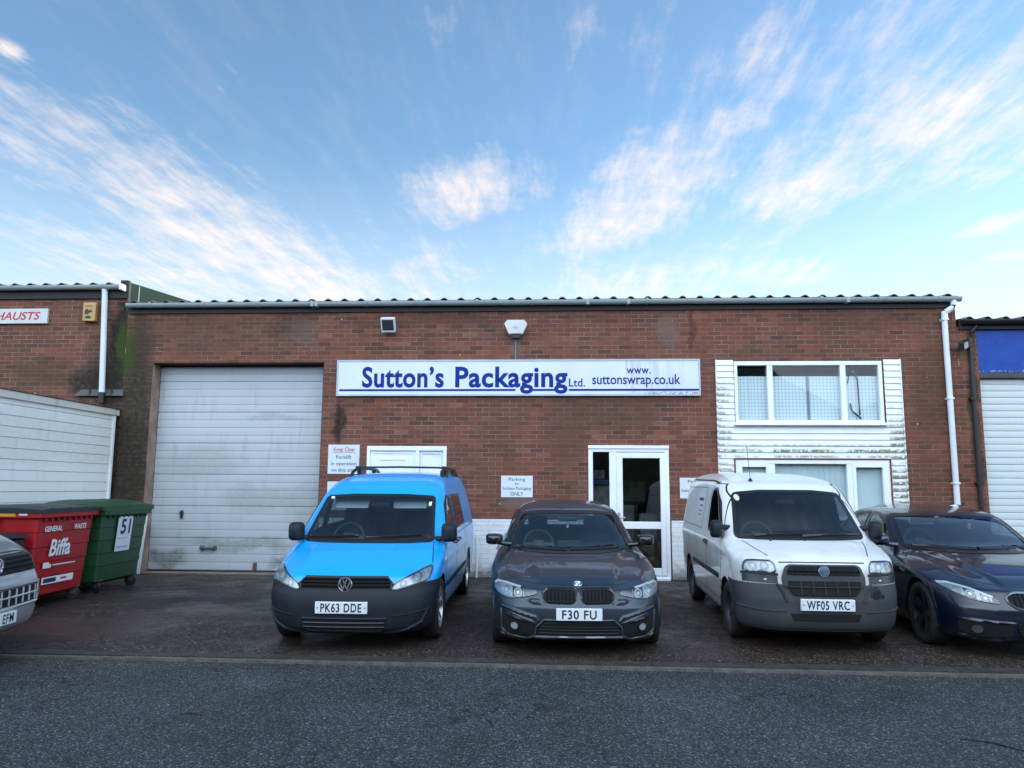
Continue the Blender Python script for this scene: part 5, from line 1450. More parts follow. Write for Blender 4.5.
for sg in (1,-1):
    headlamp(A, hl, [(.565,.65,.036,'soft'),(.685,.70,.05,'soft')], sg, amber=None)
gr = A.patch('grille', [(-.445,.612),(.445,.612),(.455,.66),(.40,.705),(-.40,.705),(-.455,.66)], 'front', M['hole'], off=.004, grid=.03)
slats(A, 'slat', -.435, .435, (.632,.662,.692), .013, M['grille'], gr, .012, .008)
A.strip('grille_surround', [(-.45,.608),(-.46,.66),(-.405,.712),(.405,.712),(.46,.66),(.45,.608)], .016, 'front', M['grille'], off=.012, thick=.006, parent=gr)
letter_badge(A, 0, .652, .073)
lg = A.patch('lower_grille', [(-.44,.345),(.44,.345),(.37,.20),(-.37,.20)], 'front', M['hole'], off=.003, grid=.03)
slats(A, 'slat', -.42, .42, (.33,), .02, M['plastic'], lg, .01, .006); slats(A, 'slat', -.40, .40, (.288,.248), .016, M['grille'], lg, .008, .006); slats(A, 'slat', -.37, .37, (.205,), .02, M['plastic'], lg, .01, .006)
bars(A, 'slat', [-.33+.11*k for k in range(7)], .21, .33, .008, M['grille'], lg, .006, .004)
for sg in (1,-1):
    pl_ = [(.80*sg,.40),(.66*sg,.375),(.47*sg,.352)]
    A.strip('bumper_crease', pl_, .012, 'front', M['plastic'], off=.004, thick=.010)
    A.strip('bumper_crease', [(.79*sg,.395),(.74*sg,.28),(.60*sg,.215),(.38*sg,.178)], .014, 'front', M['plastic'], off=.004, thick=.010)
for sg in (1,-1): seam(A, [(.795*sg,.668),(.86*sg,.668)], 'front', .010)
A.plate('PK63 DDE', -.02, .435, .515)
wipers(A, [[(-.66,1.02),(-.1,1.045)], [(-.02,1.02),(.60,1.05)]], .018)
for sg in (1,-1):
    mb = MB(); x = .60*sg
    pts = [(x+.015*sg,2.62,1.69),(x,2.70,1.76),(x,2.87,1.795),(x-.01*sg,3.6,1.805),(x,4.2,1.785),(x,4.35,1.75),(x+.015*sg,4.42,1.675)]
    mb.tube(pts, .022, 10)
    rl = A.link('roof_rail', mb, M['black'])
    for y in (3.1, 4.05): A.box('rail_foot', x-.03, x+.03, y-.07, y+.07, 1.66, 1.795, M['black'], rl, bevel=.01)
mb = MB(); mb.tube([(-.60,3.0,1.82),(0,3.0,1.828),(.60,3.0,1.82)], .014, 8)
for x in (-.60,.60): mb.box(x-.035,x+.035,2.96,3.04,1.79,1.84)
A.link('roof_bar', mb, M['black'])
for x in (-.37,.345):
    mb = MB(); mb.hexa([(x-.205,1.72,1.32),(x+.205,1.72,1.32),(x+.205,1.75,1.32),(x-.205,1.75,1.32),(x-.215,1.80,1.445),(x+.215,1.80,1.445),(x+.215,1.83,1.445),(x-.215,1.83,1.445)])
    A.link('sun_visor', mb, M['visor'], bevel=.012)
A.box('rear_view_mirror', -.11,.11,1.66,1.69,1.33,1.40, M['black'], bevel=.015)
A.cabin(.98, .985, 2.0, .66, .76, 1.68, 4.2, dash=.52, wheel_u=-.36, z_wheel=1.04)
A.patch('tax_sticker', [(-.60,1.435),(-.56,1.435),(-.56,1.455),(-.60,1.455)], 'front', M['visor'], off=.009, grid=.05); A.patch('tax_sticker', [(.60,1.36),(.63,1.36),(.63,1.40),(.60,1.40)], 'front', M['visor'], off=.009, grid=.05)
A.wheel((.862,.858), (.84,3.86), .315, .19, rim_spokes(7,.05,.055), (M['tyre'], M['alloy']))
A.finish(M['blue_paint'], lambda x, y, z: z < .665 and y < .84, M['plastic'])

# ================= dark grey saloon
def saloon_keys(sx=1.0, sy=1.0, sz=1.0, roof=1.0):
    k = [
 (.15,.13,.13,.40,.46,2.1,.80,4.25),(.20,.04,.14,.42,.48,2.1,.835,4.32),(.28,.015,.15,.43,.50,2.1,.855,4.36),(.38,.0,.15,.43,.50,2.1,.865,4.38),(.46,.005,.155,.43,.50,2.1,.868,4.38),(.52,.03,.16,.44,.50,2.1,.87,4.38),
 (.58,.06,.17,.44,.50,2.1,.87,4.38),(.625,.10,.17,.44,.50,2.1,.87,4.38),(.655,.18,.18,.44,.48,2.1,.87,4.37),(.70,.33,.19,.44,.45,2.1,.87,4.36),(.75,.55,.20,.44,.42,2.1,.868,4.35),(.80,.82,.22,.42,.40,2.1,.86,4.33),
 (.83,1.07,.24,.38,.36,2.1,.848,4.30),(.855,1.22,.25,.32,.30,2.1,.832,4.26),(.878,1.32,.25,.26,.26,2.1,.81,4.20),(.905,1.39,.24,.22,.24,2.1,.785,4.08),(.97,1.50,.23,.20,.22,2.1,.755,3.82),(1.07,1.67,.22,.19,.22,2.1,.718,3.66),
 (1.17,1.86,.20,.18,.22,2.1,.678,3.50),(1.25,2.03,.18,.18,.22,2.1,.638,3.36),(1.31,2.21,.16,.18,.24,2.1,.588,3.22),(1.355,2.45,.13,.18,.28,2.1,.50,3.10),(1.385,2.72,.10,.18,.28,2.1,.36,3.05),(1.395,2.9,.06,.1,.15,2.0,.12,3.12)]
    k = [(z if z < 1.2 else 1.2+(z-1.2)*roof, *r) for z, *r in k]
    return [(z*sz, a*sy, b, cx*sx, cy*sy, e, w_*sx, yr*sy) for z, a, b, cx, cy, e, w_, yr in k]
def saloon_def(V):
    V = V.copy(); ax = np.abs(V[:,0])
    hood = smooth01((V[:,1]-.14)/.25)*(1-smooth01((V[:,1]-1.35)/.25))*(V[:,2] > .62)
    edge = .40+.16*smooth01((V[:,1]-.2)/1.2)
    V[:,2] += hood*.026*smooth01((edge-ax)/.035) + hood*.012*np.exp(-((ax-edge-.20)/.08)**2)
    side = smooth01((V[:,1]-.55)/.3)*smooth01((4.2-V[:,1])/.3)
    V[:,0] += np.sign(V[:,0])*side*(.016*np.exp(-((V[:,2]-.73)/.05)**2) - .012*np.exp(-((V[:,2]-.50)/.10)**2))
    return V
B = Car('parked_car', 'dark grey saloon with black twin grille and sculpted front bumper', saloon_keys(), 4.42, (.205,-5.58), 2.3, rear=(.06,.25,.22), deform=saloon_def, cat='car', group=G)
B.arch(.80, .31, .345, M['grey_paint'], .03); B.arch(3.50, .31, .345, M['grey_paint'], .03)
def saloon_glass(c, ws, s1, s2, back, gl='screen_glass'):
    c.window('windscreen', ws, 'front', M[gl], band=.032, rnd=.05)
    for sg, ax in ((1,'right'),(-1,'left')):
        c.window('side_window', s1, ax, M['side_glass'], band=.028, rnd=.02); c.window('side_window', s2, ax, M['side_glass'], band=.028, rnd=.02)
    c.window('rear_window', back, 'rear', M['side_glass'], band=.03, rnd=.05)
saloon_glass(B, [(-.70,.893),(-.585,1.262),(-.28,1.288),(.28,1.288),(.585,1.262),(.70,.893),(.3,.872),(-.3,.872)],
    [(1.72,.94),(2.60,.955),(2.55,1.29),(2.35,1.28),(2.06,1.16)], [(2.68,.955),(3.46,.975),(3.34,1.10),(2.98,1.26),(2.63,1.29)], [(-.58,.99),(.58,.99),(.50,1.25),(-.50,1.25)])
for sg, ax in ((1,'right'),(-1,'left')):
    seam(B, [(1.24,.30),(1.26,.80),(1.62,.92)], ax); seam(B, [(2.64,.30),(2.64,.95)], ax); seam(B, [(3.32,.68),(3.42,.94)], ax); seam(B, [(1.26,.27),(3.05,.27)], ax)
    for y in (2.42, 3.3): B.strip('door_handle', [(y-.1,.80),(y+.1,.81)], .028, ax, M['grey_paint'], off=.02, thick=.008)
    B.door_mirror(.735, 1.62, .985, M['gloss_black'], (.20,.11,.125), sg, .05, arm_z=-.05)
    B.strip('hood_seam', [(sg*.66,1.36),(sg*.70,1.1),(sg*.72,.8),(sg*.70,.58),(sg*.62,.40),(sg*.40,.235)], .009, 'top', M['seal'], off=.0012)
B.strip('hood_seam', [(-.40,.235),(-.2,.20),(0,.19),(.2,.20),(.40,.235)], .008, 'top', M['seal'], off=.0012)
hl3 = [(.395,.585),(.41,.612),(.55,.642),(.70,.665),(.80,.668),(.835,.648),(.838,.60),(.815,.565),(.74,.54),(.66,.532),(.52,.556)]
for sg in (1,-1):
    h3 = headlamp(B, hl3, [(.585,.59,.034,'ring'),(.70,.598,.036,'dish')], sg, dark=[[(.40,.588),(.44,.612),(.53,.63),(.53,.562),(.52,.56)], [(.535,.562),(.535,.628),(.64,.645),(.64,.542)]])
    B.strip('lamp_ring', [(.56*sg,.636),(.70*sg,.655),(.80*sg,.655),(.822*sg,.635)], .014, 'front', M['lamp_white'], off=.0085, parent=h3)
    kid = round_poly([(.018*sg,.638),(.30*sg,.640),(.352*sg,.605),(.345*sg,.56),(.31*sg,.512),(.06*sg,.508),(.022*sg,.545)][::sg], .04)
    k = B.patch('grille', kid, 'front', M['hole'], off=.004, grid=.03)
    bars(B, 'slat', [sg*(.05+.036*j) for j in range(8)],   .512, .634, .010, M['grille'], k, .006, .008)
    B.strip('grille_surround', offset_poly(kid, .004), .020, 'front', M['gloss_black'], off=.010, thick=.008, closed=True, parent=k)
    inn = [(.745*sg,.425),(.66*sg,.402),(.44*sg,.348),(.405*sg,.30),(.43*sg,.215),(.50*sg,.178),(.68*sg,.19),(.735*sg,.235)][::sg]
    it = B.patch('air_intake', inn, 'front', M['hole'], off=.004, grid=.03)
    B.strip('intake_trim', [(.75*sg,.43),(.742*sg,.235),(.685*sg,.183),(.505*sg,.170),(.42*sg,.205)], .016, 'front', M['edge_grey'], off=.010, thick=.008, parent=it)
    B.patch('intake_blade', [(.72*sg,.405),(.66*sg,.395),(.46*sg,.345),(.50*sg,.322),(.66*sg,.355),(.70*sg,.372)][::sg], 'front', M['grille'], off=.008, grid=.03, dome=.012, dw=.02, parent=it)
    f = B.patch('fog_lamp', circle(.615*sg,.288,.040,18), 'front', M['lamp_white'], off=.012, grid=.03, parent=it)
    B.strip('lamp_ring', circle(.615*sg,.288,.042,20), .012, 'front', M['lamp_dark'], off=.018, closed=True, parent=f); B.patch('lens', circle(.615*sg,.288,.038,16), 'front', M['lens'], off=.019, grid=.03, skirt=0, parent=f)
    B.patch('bumper_ridge', [(.775*sg,.475),(.62*sg,.452),(.41*sg,.400),(.36*sg,.345),(.385*sg,.322),(.44*sg,.362),(.66*sg,.415),(.76*sg,.438)][::sg], 'front', M['grey_paint'], off=.004, grid=.0125, dome=.020, dw=.035)
    B.patch('cheek', [(.37*sg,.548),(.345*sg,.505),(.30*sg,.488),(.20*sg,.486),(.44*sg,.492),(.52*sg,.53),(.45*sg,.552)][::sg], 'front', M['grey_paint'], off=.003, grid=.0125, dome=.014, dw=.025)
ci = B.patch('air_intake', [(-.325,.352),(.325,.352),(.40,.285),(.415,.205),(-.415,.205),(-.40,.285)], 'front', M['hole'], off=.004, grid=.03)
slats(B, 'slat', -.38, .38, (.325,.295,.265,.235), .008, M['grille'], ci, .007, .004)
B.strip('intake_trim', [(-.335,.36),(-.41,.288),(-.425,.20),(.425,.20),(.41,.288),(.335,.36)], .016, 'front', M['edge_grey'], off=.010, thick=.009, closed=False, parent=ci)
B.strip('intake_trim', [(-.335,.36),(.335,.36)], .014, 'front', M['edge_grey'], off=.010, thick=.008, parent=ci)
B.strip('splitter', [(-.80,.165),(-.5,.150),(0,.146),(.5,.150),(.80,.165)], .035, 'front', M['gloss_black'], off=.016, thick=.012)
roundel(B, 0, .668, .041)
B.plate('F30 FU', .0, .415, .44, off=.02, dots=False)
wipers(B, [[(-.62,.905),(-.05,.892)], [(-.02,.895),(.56,.905)]], .016)
B.box('rear_view_mirror', -.12,.12,1.98,2.02,1.17,1.225, M['wheel_trim'], bevel=.02)
B.box('hanging_tag', -.012,.012,2.02,2.025,1.09,1.13, M['lamp_white'], bevel=0)
B.cabin(1.42, .88, 2.35, .44, .66, 1.3, 3.6, dash=.50, wheel_u=-.36, z_wheel=.95)
B.box('dash_screen', -.13,.13,1.78,1.80,.885,.955, M['wheel_trim'], bevel=.01)
B.wheel((.862,.862), (.80,3.50), .31, .225, rim_spokes(5,.03,.035,True), (M['tyre'], M['alloy_dark']))
B.finish(M['grey_paint'])

# ================= white van
keys = [
 (.19,.10,.08,.34,.30,2.2,.74,3.95),(.24,.03,.08,.36,.32,2.2,.78,4.0),(.36,.0,.08,.36,.33,2.2,.80,4.03),(.50,.0,.08,.36,.33,2.2,.812,4.04),(.58,.015,.08,.36,.33,2.2,.818,4.05),(.66,.035,.085,.36,.34,2.2,.82,4.05),
 (.74,.05,.09,.36,.35,2.2,.822,4.05),(.82,.065,.09,.36,.36,2.2,.823,4.05),(.87,.09,.09,.36,.36,2.2,.823,4.05),(.90,.13,.10,.36,.34,2.2,.822,4.05),(.935,.22,.11,.36,.32,2.2,.82,4.05),(.975,.37,.13,.34,.30,2.2,.818,4.05),
 (1.015,.54,.14,.30,.26,2.2,.814,4.05),(1.045,.68,.15,.25,.22,2.2,.81,4.05),(1.10,.75,.15,.21,.20,2.2,.80,4.04),(1.30,.98,.14,.19,.19,2.2,.768,4.0),(1.48,1.20,.13,.18,.18,2.2,.735,3.96),(1.57,1.33,.12,.18,.18,2.2,.712,3.94),
 (1.65,1.50,.12,.18,.2,2.2,.675,3.9),(1.71,1.78,.11,.18,.24,2.2,.60,3.84),(1.755,2.2,.10,.18,.3,2.2,.44,3.7),(1.775,2.6,.06,.1,.3,2.0,.12,3.5)]
def doblo_def(V):
    V = V.copy()
    hood = smooth01((V[:,2]-.86)/.05)*(1-smooth01((V[:,1]-.62)/.2))*(V[:,2] < 1.08)
    V[:,2] += hood*.018*smooth01((.50+.1*V[:,1]-np.abs(V[:,0]))/.08)
    V[:,0] += np.sign(V[:,0])*.010*np.exp(-((V[:,2]-.93)/.06)**2)*(V[:,1] > .6)
    return V
D = Car('parked_van', 'grubby white van with faded grey bumper and roof aerial', keys, 4.06, (2.65,-5.20), -.7, deform=doblo_def, cat='van', group=G)
D.arch(.80, .295, .345); D.arch(3.32, .295, .335)
D.window('windscreen', [(-.70,1.052),(-.612,1.535),(-.3,1.565),(.3,1.565),(.612,1.535),(.70,1.052)], 'front', M['screen_glass'], band=.036, rnd=.06)
for sg, ax in ((1,'right'),(-1,'left')):
    D.window('side_window', [(1.02,1.05),(1.86,1.07),(1.89,1.50),(1.82,1.58),(1.64,1.59),(1.35,1.43),(1.08,1.16)], ax, M['side_glass'], band=.032, rnd=.06)
    seam(D, [(1.12,.42),(.94,.98),(.98,1.08),(1.30,1.48),(1.58,1.635),(1.88,1.64)], ax); seam(D, [(1.97,.36),(1.97,1.50),(1.88,1.64)], ax); seam(D, [(1.1,.34),(2.9,.34)], ax)
    seam(D, [(2.3,1.06),(3.75,1.06),(3.7,1.56),(2.3,1.58),(2.3,1.06)], ax)
    D.strip('side_moulding', [(1.18,.60),(1.94,.60)], .055, ax, M['plastic'], off=.008, thick=.009); D.strip('side_moulding', [(2.0,.60),(2.92,.60)], .055, ax, M['plastic'], off=.008, thick=.009)
    D.strip('door_handle', [(1.76,.93),(1.92,.93)], .05, ax, M['black'], off=.024, thick=.01)
    D.door_mirror(.755, .98, 1.14, M['plastic'], (.14,.11,.20), sg, .045, arm_z=.02)
    D.patch('side_repeater', circle(.96,.82,.022,10,.014), ax, M['lamp_amber'], off=.005, grid=.03)
    D.strip('hood_seam', [(sg*.64,.74),(sg*.58,.48),(sg*.50,.22)], .009, 'top', M['seal'], off=.0012)
    D.strip('roof_gutter', [(1.72,1.648),(2.1,1.668),(3.6,1.668)], .016, ax, M['seal'], off=.003)
# sign writing on the flank
lt = D.patch('flank_decal', [(2.35,1.17),(2.85,1.17),(2.85,1.50),(2.35,1.50)], 'left', simple('faded decal', (.50,.52,.55), .5), off=.002, grid=.08)
for z, a, b, h_, mt in ((1.42,2.42,2.72,.04,'sign_navy'),(1.34,2.40,2.6,.02,'sign_navy'),(1.27,2.42,2.62,.014,'sign_navy'),(1.22,2.42,2.7,.012,'sign_navy')): D.strip('decal_line', [(a,z),(b,z)], h_, 'left', M[mt], off=.0035, parent=lt)
hld = [(.455,.772),(.462,.85),(.49,.885),(.66,.885),(.725,.875),(.745,.83),(.75,.772)]
for sg in (1,-1):
    headlamp(D, hld, [(.56,.828,.044,'soft'),(.66,.828,.038,'soft')], sg, band=.014)
    D.patch('lamp_trim', [(.44*sg,.768),(.76*sg,.768),(.762*sg,.745),(.44*sg,.742)][::sg], 'front', M['plastic'], off=.014, grid=.03)
    ind = D.patch('indicator', round_poly([(.445*sg,.738),(.755*sg,.740),(.755*sg,.672),(.445*sg,.668)][::sg], .012), 'front', M['lamp_dark'], off=.006, grid=.03)
    D.patch('lamp_bulb', circle(.56*sg,.706,.014,8,.008), 'front', M['lamp_white'], off=.008, grid=.03, parent=ind)
    D.strip('bumper_crease', [(.80*sg,.43),(.6*sg,.41),(.38*sg,.405)], .012, 'front', M['plastic_old'], off=.003, thick=.010)
    D.strip('bumper_crease', [(.455*sg,.665),(.41*sg,.60),(.375*sg,.50)], .03, 'front', M['plastic_old'], off=.003, thick=.016)
gs = D.patch('grille_surround', round_poly([(-.40,.628),(.40,.628),(.41,.728),(.37,.833),(.33,.853),(-.33,.853),(-.37,.833),(-.41,.728)], .03), 'front', M['plastic_old'], off=.010, grid=.03, dome=.012, dw=.02)
g1 = D.patch('grille', round_poly([(-.36,.750),(.36,.750),(.335,.826),(.31,.836),(-.31,.836),(-.335,.826)], .02), 'front', M['hole'], off=.026, grid=.03, parent=gs)
slats(D, 'slat', -.35, .35, (.793,), .014, M['plastic'], g1, .03, .008); bars(D, 'slat', [-.273+.078*k for k in range(8)], .753, .834, .011, M['plastic'], g1, .029, .006)
g2 = D.patch('lower_grille', round_poly([(-.355,.696),(.355,.696),(.345,.623),(.30,.560),(-.30,.560),(-.345,.623)], .02), 'front', M['hole'], off=.026, grid=.03)
slats(D, 'slat', -.345, .345, (.633,), .016, M['plastic_old'], g2, .03, .01); bars(D, 'slat', [-.228+.114*k for k in range(5)], .565, .692, .015, M['plastic_old'], g2, .03, .009)
D.patch('bumper_opening', [(-.345,.385),(.345,.385),(.31,.315),(-.31,.315)], 'front', M['hole'], off=.004, grid=.03)
tc = D.patch('towing_cap_hole', circle(.50,.585,.052,16,.06), 'front', M['hole'], off=.004, grid=.03); D.patch('towing_cap_hole', circle(.565,.555,.022,12), 'front', M['hole'], off=.005, grid=.03)
D.strip('scuff', [(.54,.63),(.46,.615),(.45,.55)], .02, 'front', M['plastic'], off=.005)
D.strip('valance', [(-.70,.205),(-.4,.195),(0,.193),(.4,.195),(.70,.205)], .05, 'front', M['plastic'], off=.006)
p, n = D.hit('front', 0, .795); mb = MB(); mb.lathe([(-.03,0),(-.034,.030),(-.026,.052),(.0,.052)], 'y', 24, (0,p.y-.012,.795), 0, True); ring(mb, .05, .006, (0,p.y-.036,.795), 1)
st = len(mb.v); text(mb, 'FIAT', -.036,.036,.782,.026, lambda u, w: (u,p.y-.0495,w), 1, .01)
D.link('badge', mb, [simple('badge grey blue', (.10,.14,.22), .3), M['chrome']], sharp=30)
seam(D, [(-.80,.658),(-.42,.658)], 'front', .012); seam(D, [(.42,.658),(.80,.658)], 'front', .012)
D.strip('panel_gap', [(-.42,.872),(-.2,.875),(.2,.875),(.42,.872)], .012, 'front', M['seal'], off=.0015)
D.plate('WF05 VRC', .01, .475, .52, off=.02)
wipers(D, [[(-.50,1.08),(-.36,1.092),(.12,1.10)], [(.0,1.08),(.2,1.092),(.64,1.097)]], .02)
for x in (-.36,.0): D.patch('washer_jet', circle(x, .62, .013, 8), 'top', M['black'], off=.012, grid=.05)
p, n = D.hit('top', -.33, 1.60)
mb = MB(); mb.lathe([(0,.028),(.02,.022),(.035,.012),(.04,0)], 'z', 12, tuple(p)); mb.tube([p+Vector((0,0,.03)), p+Vector((-.01,.10,.42))], .0035, 6); D.link('aerial', mb, M['black'])
D.patch('tax_sticker', circle(-.57,1.48,.03,16,.034), 'front', simple('pale round sticker', (.6,.62,.40), .6), off=.008, grid=.05)
D.cabin(.80, 1.045, 1.72, .74, .70, 1.66, 3.6, dash=.46, wheel_u=-.34, z_wheel=1.09, rear_seat=False)
D.box('rear_view_mirror', -.11,.11,1.34,1.37,1.40,1.465, M['black'], bevel=.015)
D.wheel((.80,.80), (.80,3.32), .295, .175, rim_steel, (M['tyre'], M['steel']))
D.finish(M['white_paint'], lambda x, y, z: z < .655 and y < .62 or (z < .60 and y < .80 and abs(x) > .3), M['plastic_old'])

# ================= navy saloon
E = Car('parked_car', 'navy saloon with slanted headlights, rightmost of the parked cars', saloon_keys(1.045,1.07,1.03,.60), 4.72, (4.70,-5.45), -2.4, rear=(.06,.25,.22), deform=saloon_def, cat='car', group=G)
E.arch(.87, .32, .36, M['navy_paint'], .03); E.arch(3.80, .32, .36, M['navy_paint'], .03)
saloon_glass(E, [(-.735,.92),(-.625,1.266),(-.29,1.284),(.29,1.284),(.625,1.266),(.735,.92),(.3,.898),(-.3,.898)],
    [(1.84,.968),(2.78,.983),(2.73,1.275),(2.52,1.268),(2.20,1.17)], [(2.86,.983),(3.70,1.005),(3.57,1.12),(3.19,1.255),(2.81,1.275)], [(-.60,1.025),(.60,1.025),(.52,1.24),(-.52,1.24)], 'bright_glass')
for sg, ax in ((1,'right'),(-1,'left')):
    seam(E, [(1.33,.30),(1.35,.84),(1.73,.95)], ax); seam(E, [(2.82,.30),(2.82,.99)], ax); seam(E, [(1.35,.27),(3.25,.27)], ax)
    for y in (2.58, 3.55): E.strip('door_handle', [(y-.1,.84),(y+.1,.85)], .028, ax, M['navy_paint'], off=.02, thick=.008)
    E.door_mirror(.815, 1.72, 1.0, M['navy_paint'], (.215,.12,.135), sg, .055, arm_z=-.055)
    E.strip('hood_seam', [(sg*.69,1.45),(sg*.73,1.15),(sg*.74,.85),(sg*.70,.58),(sg*.60,.40),(sg*.40,.24)], .009, 'top', M['seal'], off=.0012)
    E.strip('fender_vent', [(1.16,.70),(1.28,.715)], .022, ax, M['chrome'], off=.004, thick=.004)
hl5 = [(.475,.530),(.485,.56),(.56,.612),(.66,.655),(.78,.685),(.855,.678),(.86,.655),(.78,.60),(.70,.562),(.60,.540)]
for sg in (1,-1):
    h5 = headlamp(E, hl5, [(.578,.575,.027,'ring'),(.675,.602,.029,'ring')], sg, dark=[[(.48,.534),(.49,.56),(.53,.585),(.53,.54)], [(.545,.545),(.545,.59),(.61,.62),(.61,.55)], [(.64,.56),(.64,.63),(.71,.65),(.71,.575)]])
    E.strip('lamp_ring', [(.52*sg,.587),(.66*sg,.647),(.78*sg,.676),(.845*sg,.668)], .016, 'front', M['lamp_white'], off=.0085, parent=h5)
    kid = round_poly([(.03*sg,.640),(.34*sg,.640),(.42*sg,.60),(.41*sg,.545),(.34*sg,.488),(.08*sg,.480),(.034*sg,.52)][::sg], .04)
    k = E.patch('grille', kid, 'front', M['hole'], off=.004, grid=.03)
    bars(E, 'slat', [sg*(.065+.04*j) for j in range(8)], .49, .634, .010, M['grille'], k, .006, .008)
    E.strip('grille_surround', offset_poly(kid, .004), .018, 'front', M['edge_grey'], off=.010, thick=.006, closed=True, parent=k)
    inn = [(.78*sg,.335),(.70*sg,.352),(.42*sg,.348),(.38*sg,.30),(.40*sg,.235),(.62*sg,.215),(.76*sg,.24)][::sg]
    it = E.patch('air_intake', inn, 'front', M['hole'], off=.004, grid=.03)
    E.patch('intake_blade', [(.80*sg,.372),(.70*sg,.385),(.40*sg,.378),(.36*sg,.362),(.42*sg,.352),(.70*sg,.355)][::sg], 'front', M['navy_paint'], off=.006, grid=.03, dome=.022, dw=.018, parent=it)
    E.patch('intake_blade', [(.78*sg,.225),(.60*sg,.205),(.40*sg,.222),(.40*sg,.195),(.60*sg,.175),(.78*sg,.20)][::sg], 'front', M['navy_paint'], off=.006, grid=.03, dome=.022, dw=.018, parent=it)
    f = E.patch('fog_lamp', circle(.655*sg,.288,.038,18), 'front', M['chrome'], off=.014, grid=.03, parent=it)
    E.patch('lens', circle(.655*sg,.288,.037,16), 'front', M['lens'], off=.020, grid=.03, skirt=0, parent=f)
ci = E.patch('air_intake', [(-.32,.36),(.32,.36),(.34,.30),(.25,.20),(-.25,.20),(-.34,.30)], 'front', M['hole'], off=.004, grid=.03)
E.strip('intake_trim', [(-.33,.365),(-.35,.30),(-.26,.19),(.26,.19),(.35,.30),(.33,.365)], .014, 'front', M['navy_paint'], off=.010, thick=.008, parent=ci)
roundel(E, 0, .685, .041)
E.plate('', .0, .43, .50, off=.02, dots=False) if False else None
wipers(E, [[(-.64,.936),(-.05,.924)], [(-.02,.927),(.58,.936)]], .018)
E.box('rear_view_mirror', -.12,.12,2.12,2.16,1.16,1.22, M['wheel_trim'], bevel=.02)
E.cabin(1.52, .91, 2.5, .41, .68, 1.34, 3.8, dash=.50, wheel_u=-.37, z_wheel=1.0)
E.wheel((.90,.90), (.87,3.80), .32, .23, rim_spokes(5,.045,.055,True), (M['tyre'], M['alloy_dark']))
E.finish(M['navy_paint'])

# ================= silver van at the left edge
keys = [
 (.24,.12,.06,.30,.28,2.3,.87,4.75),(.30,.03,.06,.32,.30,2.3,.91,4.8),(.42,.0,.06,.32,.30,2.3,.93,4.85),(.58,.0,.06,.32,.30,2.3,.94,4.86),(.70,.005,.06,.32,.30,2.3,.945,4.86),(.77,.03,.065,.32,.30,2.3,.945,4.86),
 (.86,.06,.07,.32,.32,2.3,.945,4.86),(.93,.09,.08,.32,.33,2.3,.945,4.86),(.98,.14,.09,.32,.33,2.3,.945,4.86),(1.05,.23,.10,.32,.32,2.3,.945,4.86),(1.12,.36,.12,.30,.30,2.3,.944,4.86),(1.19,.52,.13,.28,.28,2.3,.942,4.86),
 (1.26,.70,.14,.26,.26,2.3,.94,4.86),(1.31,.82,.14,.22,.22,2.3,.93,4.86),(1.55,1.18,.13,.2,.2,2.3,.89,4.84),(1.80,1.48,.12,.2,.2,2.3,.85,4.8),(1.89,1.68,.12,.2,.22,2.3,.80,4.75),(1.94,2.0,.11,.2,.26,2.3,.70,4.7),(1.97,2.5,.1,.2,.3,2.2,.5,4.5),(1.98,2.9,.06,.1,.3,2.0,.12,4.2)]
Fv = Car('parked_van', 'silver van nosing in at the left edge with black slatted grille', keys, 4.9, (-5.08,-6.26), 98.7, cat='van', group=G, zbase=-.125, slope=False)
Fv.arch(.92, .335, .385); Fv.arch(3.92, .335, .385)
Fv.window('windscreen', [(-.80,1.30),(-.70,1.80),(-.3,1.83),(.3,1.83),(.70,1.80),(.80,1.30)], 'front', M['screen_glass'], band=.04, rnd=.06)
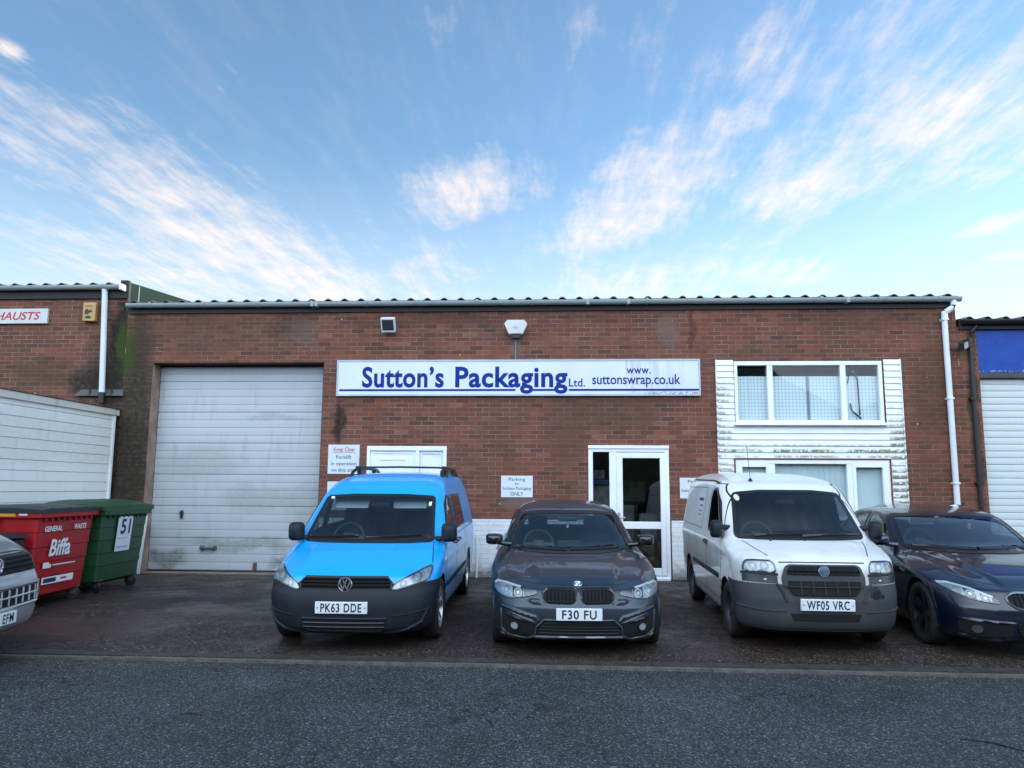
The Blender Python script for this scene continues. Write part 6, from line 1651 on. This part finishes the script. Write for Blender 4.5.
for sg, ax in ((1,'right'),(-1,'left')):
    Fv.window('side_window', [(1.25,1.26),(2.2,1.26),(2.2,1.76),(1.75,1.77),(1.3,1.36)], ax, M['side_glass'], band=.034)
    seam(Fv, [(1.32,.36),(1.2,1.1)], ax); seam(Fv, [(2.3,.36),(2.3,1.8)], ax)
    Fv.door_mirror(.88, 1.18, 1.27, M['plastic'], (.20,.12,.24), sg, .05)
    headlamp(Fv, [(.70,.83),(.71,.95),(.80,1.015),(.885,1.03),(.915,1.0),(.925,.90),(.90,.835),(.80,.80)], [(.79,.91,.05,'dish'),(.86,.93,.03,'dish')], sg, base='lamp_dark')
    Fv.patch('fog_lamp', circle(.80*sg,.40,.045,14), 'front', M['lamp_dark'], off=.005, grid=.03)
gr = Fv.patch('grille', [(-.69,.79),(.69,.79),(.70,.95),(.6,.965),(-.6,.965),(-.70,.95)], 'front', M['hole'], off=.004, grid=.04)
slats(Fv, 'slat', -.68, .68, (.805,.85,.895,.94), .022, M['grille'], gr, .014, .01)
letter_badge(Fv, 0, .875, .078)
lg = Fv.patch('lower_grille', [(-.78,.655),(.78,.655),(.74,.50),(-.74,.50)], 'front', M['hole'], off=.003, grid=.04)
slats(Fv, 'slat', -.76, .76, (.58,), .02, M['silver_paint'], lg, .012, .01); bars(Fv, 'slat', [-.65+.13*k for k in range(11)], .51, .65, .014, M['silver_paint'], lg, .010, .006)
Fv.strip('bumper_crease', [(-.82,.675),(.82,.675)], .03, 'front', M['silver_paint'], off=.006, thick=.014); Fv.strip('bumper_crease', [(-.80,.485),(.80,.485)], .03, 'front', M['silver_paint'], off=.006, thick=.012)
Fv.strip('bumper_crease', [(.80,.67),(.76,.49)], .05, 'front', M['silver_paint'], off=.006, thick=.012)
Fv.strip('hood_seam', [(-.70,.965),(-.5,.985),(.5,.985),(.70,.965)], .010, 'front', M['seal'], off=.002)
Fv.plate('EFM', .0, .40, .52, off=.015, dots=False, u0=.025, u1=.205)
Fv.cabin(.9, 1.22, 1.75, .95, .82, 1.9, 4.3, dash=.5, wheel_u=-.4, z_wheel=1.27)
Fv.wheel((.935,.935), (.92,3.92), .335, .2, rim_spokes(5,.07,.08), (M['tyre'], M['alloy']))
Fv.finish(M['silver_paint'])

SC.cycles.max_bounces = 6; SC.cycles.diffuse_bounces = 2; SC.cycles.glossy_bounces = 3; SC.cycles.transparent_max_bounces = 12; SC.cycles.transmission_bounces = 2
SC.cycles.caustics_reflective = False; SC.cycles.caustics_refractive = False
w.cycles.sampling_method = 'MANUAL'; w.cycles.sample_map_resolution = 512
